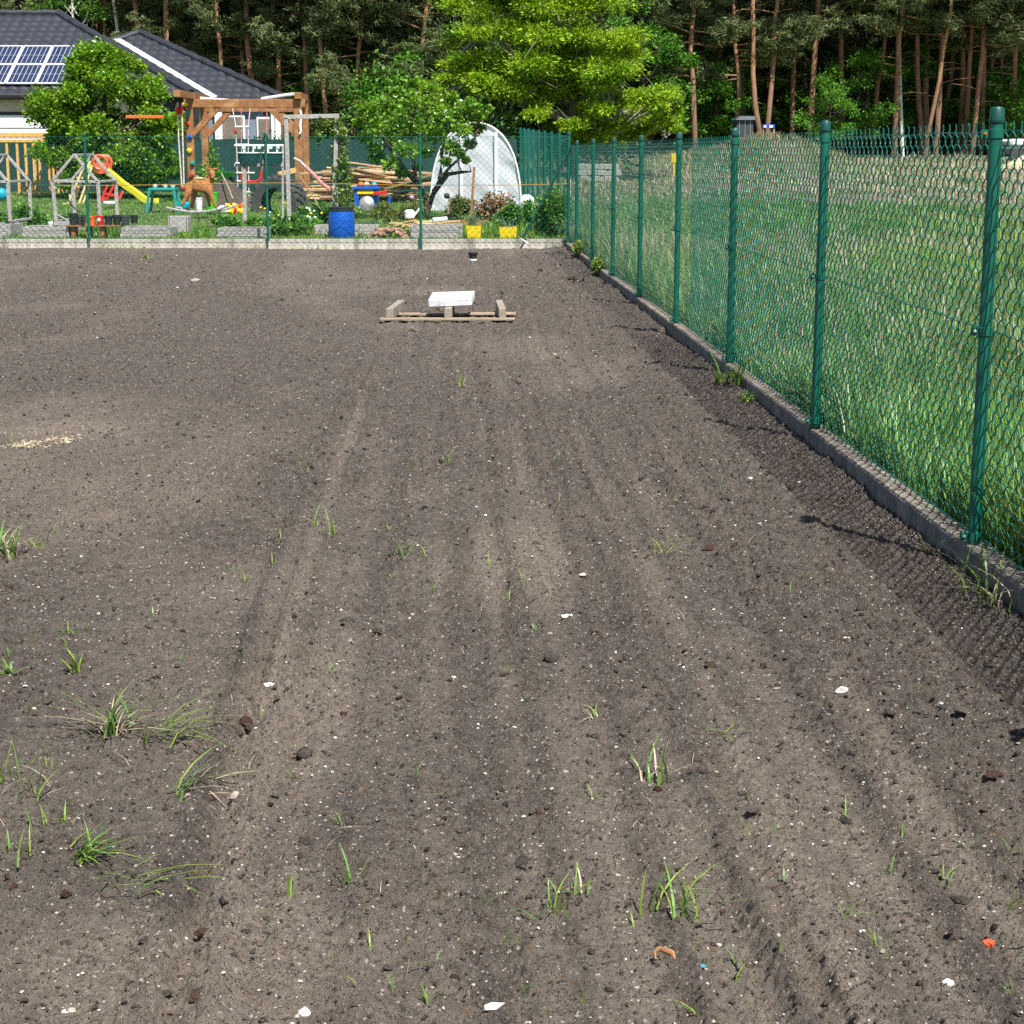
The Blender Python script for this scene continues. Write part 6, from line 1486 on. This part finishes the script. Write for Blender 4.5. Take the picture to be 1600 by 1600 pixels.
for k, (u, y) in enumerate(((1085, 68), (1105, 73), (1150, 71), (1178, 75), (1240, 71), (1275, 75), (1310, 70.5), (1365, 71), (1395, 69.5), (1425, 74), (1455, 70), (1485, 75), (1520, 70), (1550, 74), (1580, 71), (1615, 70), (540, 73), (610, 76), (660, 70), (700, 74), (440, 70.5), (395, 79))):
    plant(mid[k % 2], px(u, y), y, 'pine with grey green foliage hanging low over its bare trunk', 'low hung pines of the forest edge')
for u, y in ((1432, 71), (1447, 72), (1466, 73), (1500, 71), (1515, 75), (1540, 73), (1560, 79), (1285, 76), (1300, 79), (1225, 75), (1160, 74), (1095, 78), (520, 74), (505, 78), (405, 73), (390, 77), (360, 79), (300, 80), (590, 77), (610, 81), (690, 76), (720, 80), (85, 80), (230, 79), (20, 82), (1575, 78), (1475, 80), (1350, 84), (1610, 73), (1640, 75), (-30, 80), (445, 81)):
    plant(tall[(u + y) % 3], px(u, y), y, 'tall straight pine with bare orange brown trunk in the forest edge', 'bare trunked pines of the forest')
plant(under[2], px(1010, 63), 63, 'dark green broadleaf tree right behind the robinia', s=1.0)
plant(under[0], px(1290, 66), 66, 'soft green broadleaf bush between the mound and the second fence post', s=.62)
plant(under[0], px(1338, 70), 70, 'broadleaf bush under the thin white birch', s=.8)
for i, (u, y) in enumerate(((1080, 70), (1110, 76), (1230, 74), (1380, 72), (1430, 78), (1480, 76), (1530, 76), (1570, 72), (1600, 80), (460, 76), (430, 80), (370, 78), (500, 73), (540, 76), (580, 73), (620, 79), (670, 74), (700, 70), (740, 72), (340, 82), (280, 84), (200, 84), (130, 82), (40, 84), (-20, 84), (1300, 86), (1210, 84), (1150, 82), (1060, 84), (1090, 73), (1135, 70), (1170, 80), (1195, 77), (1222, 73), (1270, 78), (1290, 81), (1315, 75), (1355, 77), (1375, 82), (1410, 75), (1440, 84), (1465, 73), (1500, 80), (1525, 72), (1545, 84), (1565, 77), (1590, 74), (1620, 77), (1380, 88), (1240, 88), (1120, 88), (960, 72), (900, 70), (830, 74), (780, 72), (1460, 88), (1520, 90), (1400, 88), (1340, 92), (1260, 94), (980, 90), (600, 90), (500, 92), (410, 94))):
    plant(under[i % 3], px(u, y), y, 'bright green broadleaf tree in the understorey of the pine forest', 'understorey trees of the forest', s=.85 + .4 * ((i * 7) % 5) / 5)
rq = random.Random(99)
for y in (84, 90, 97, 104):
    u0 = -70
    while u0 < 1680:
        u = u0 + rq.uniform(-12, 12); yy = y + rq.uniform(-2.5, 2.5)
        plant(low[rq.randrange(3)] if rq.random() < .36 else tall[rq.randrange(3)], px(u, yy), yy, 'pine standing deep in the forest behind the front row', 'pines deep in the forest'); u0 += rq.uniform(48, 84)
# the wood beyond reads as one mass
n = 60000; x = rr.uniform(-62, 62, n); y = rr.uniform(112, 124, n); z = rr.uniform(0, 1, n) ** .9 * 17 * (.75 + .5 * vn(x * .25, y * 0, 8)) + 1.4
v, f = leaves(np.stack([x, y, z], -1), .75, rr, .5, .4); o = npmesh('distant_forest', v, f, m_lf_dark); tag(o, 'dark depth of the pine forest behind the trunks', 'forest', kind='stuff')
b = MB()
for i in range(110):
    x_ = rq.uniform(-60, 60); y_ = rq.uniform(108, 116); b.tube([(x_, y_, .9), (x_ + rq.uniform(-.4, .4), y_, 18)], [.2, .1], 6)
tag(b.build('distant_trunks', m_bark_pine, None, (0, 110, 0)), 'trunks standing close together in the depth of the forest', 'forest', kind='stuff')
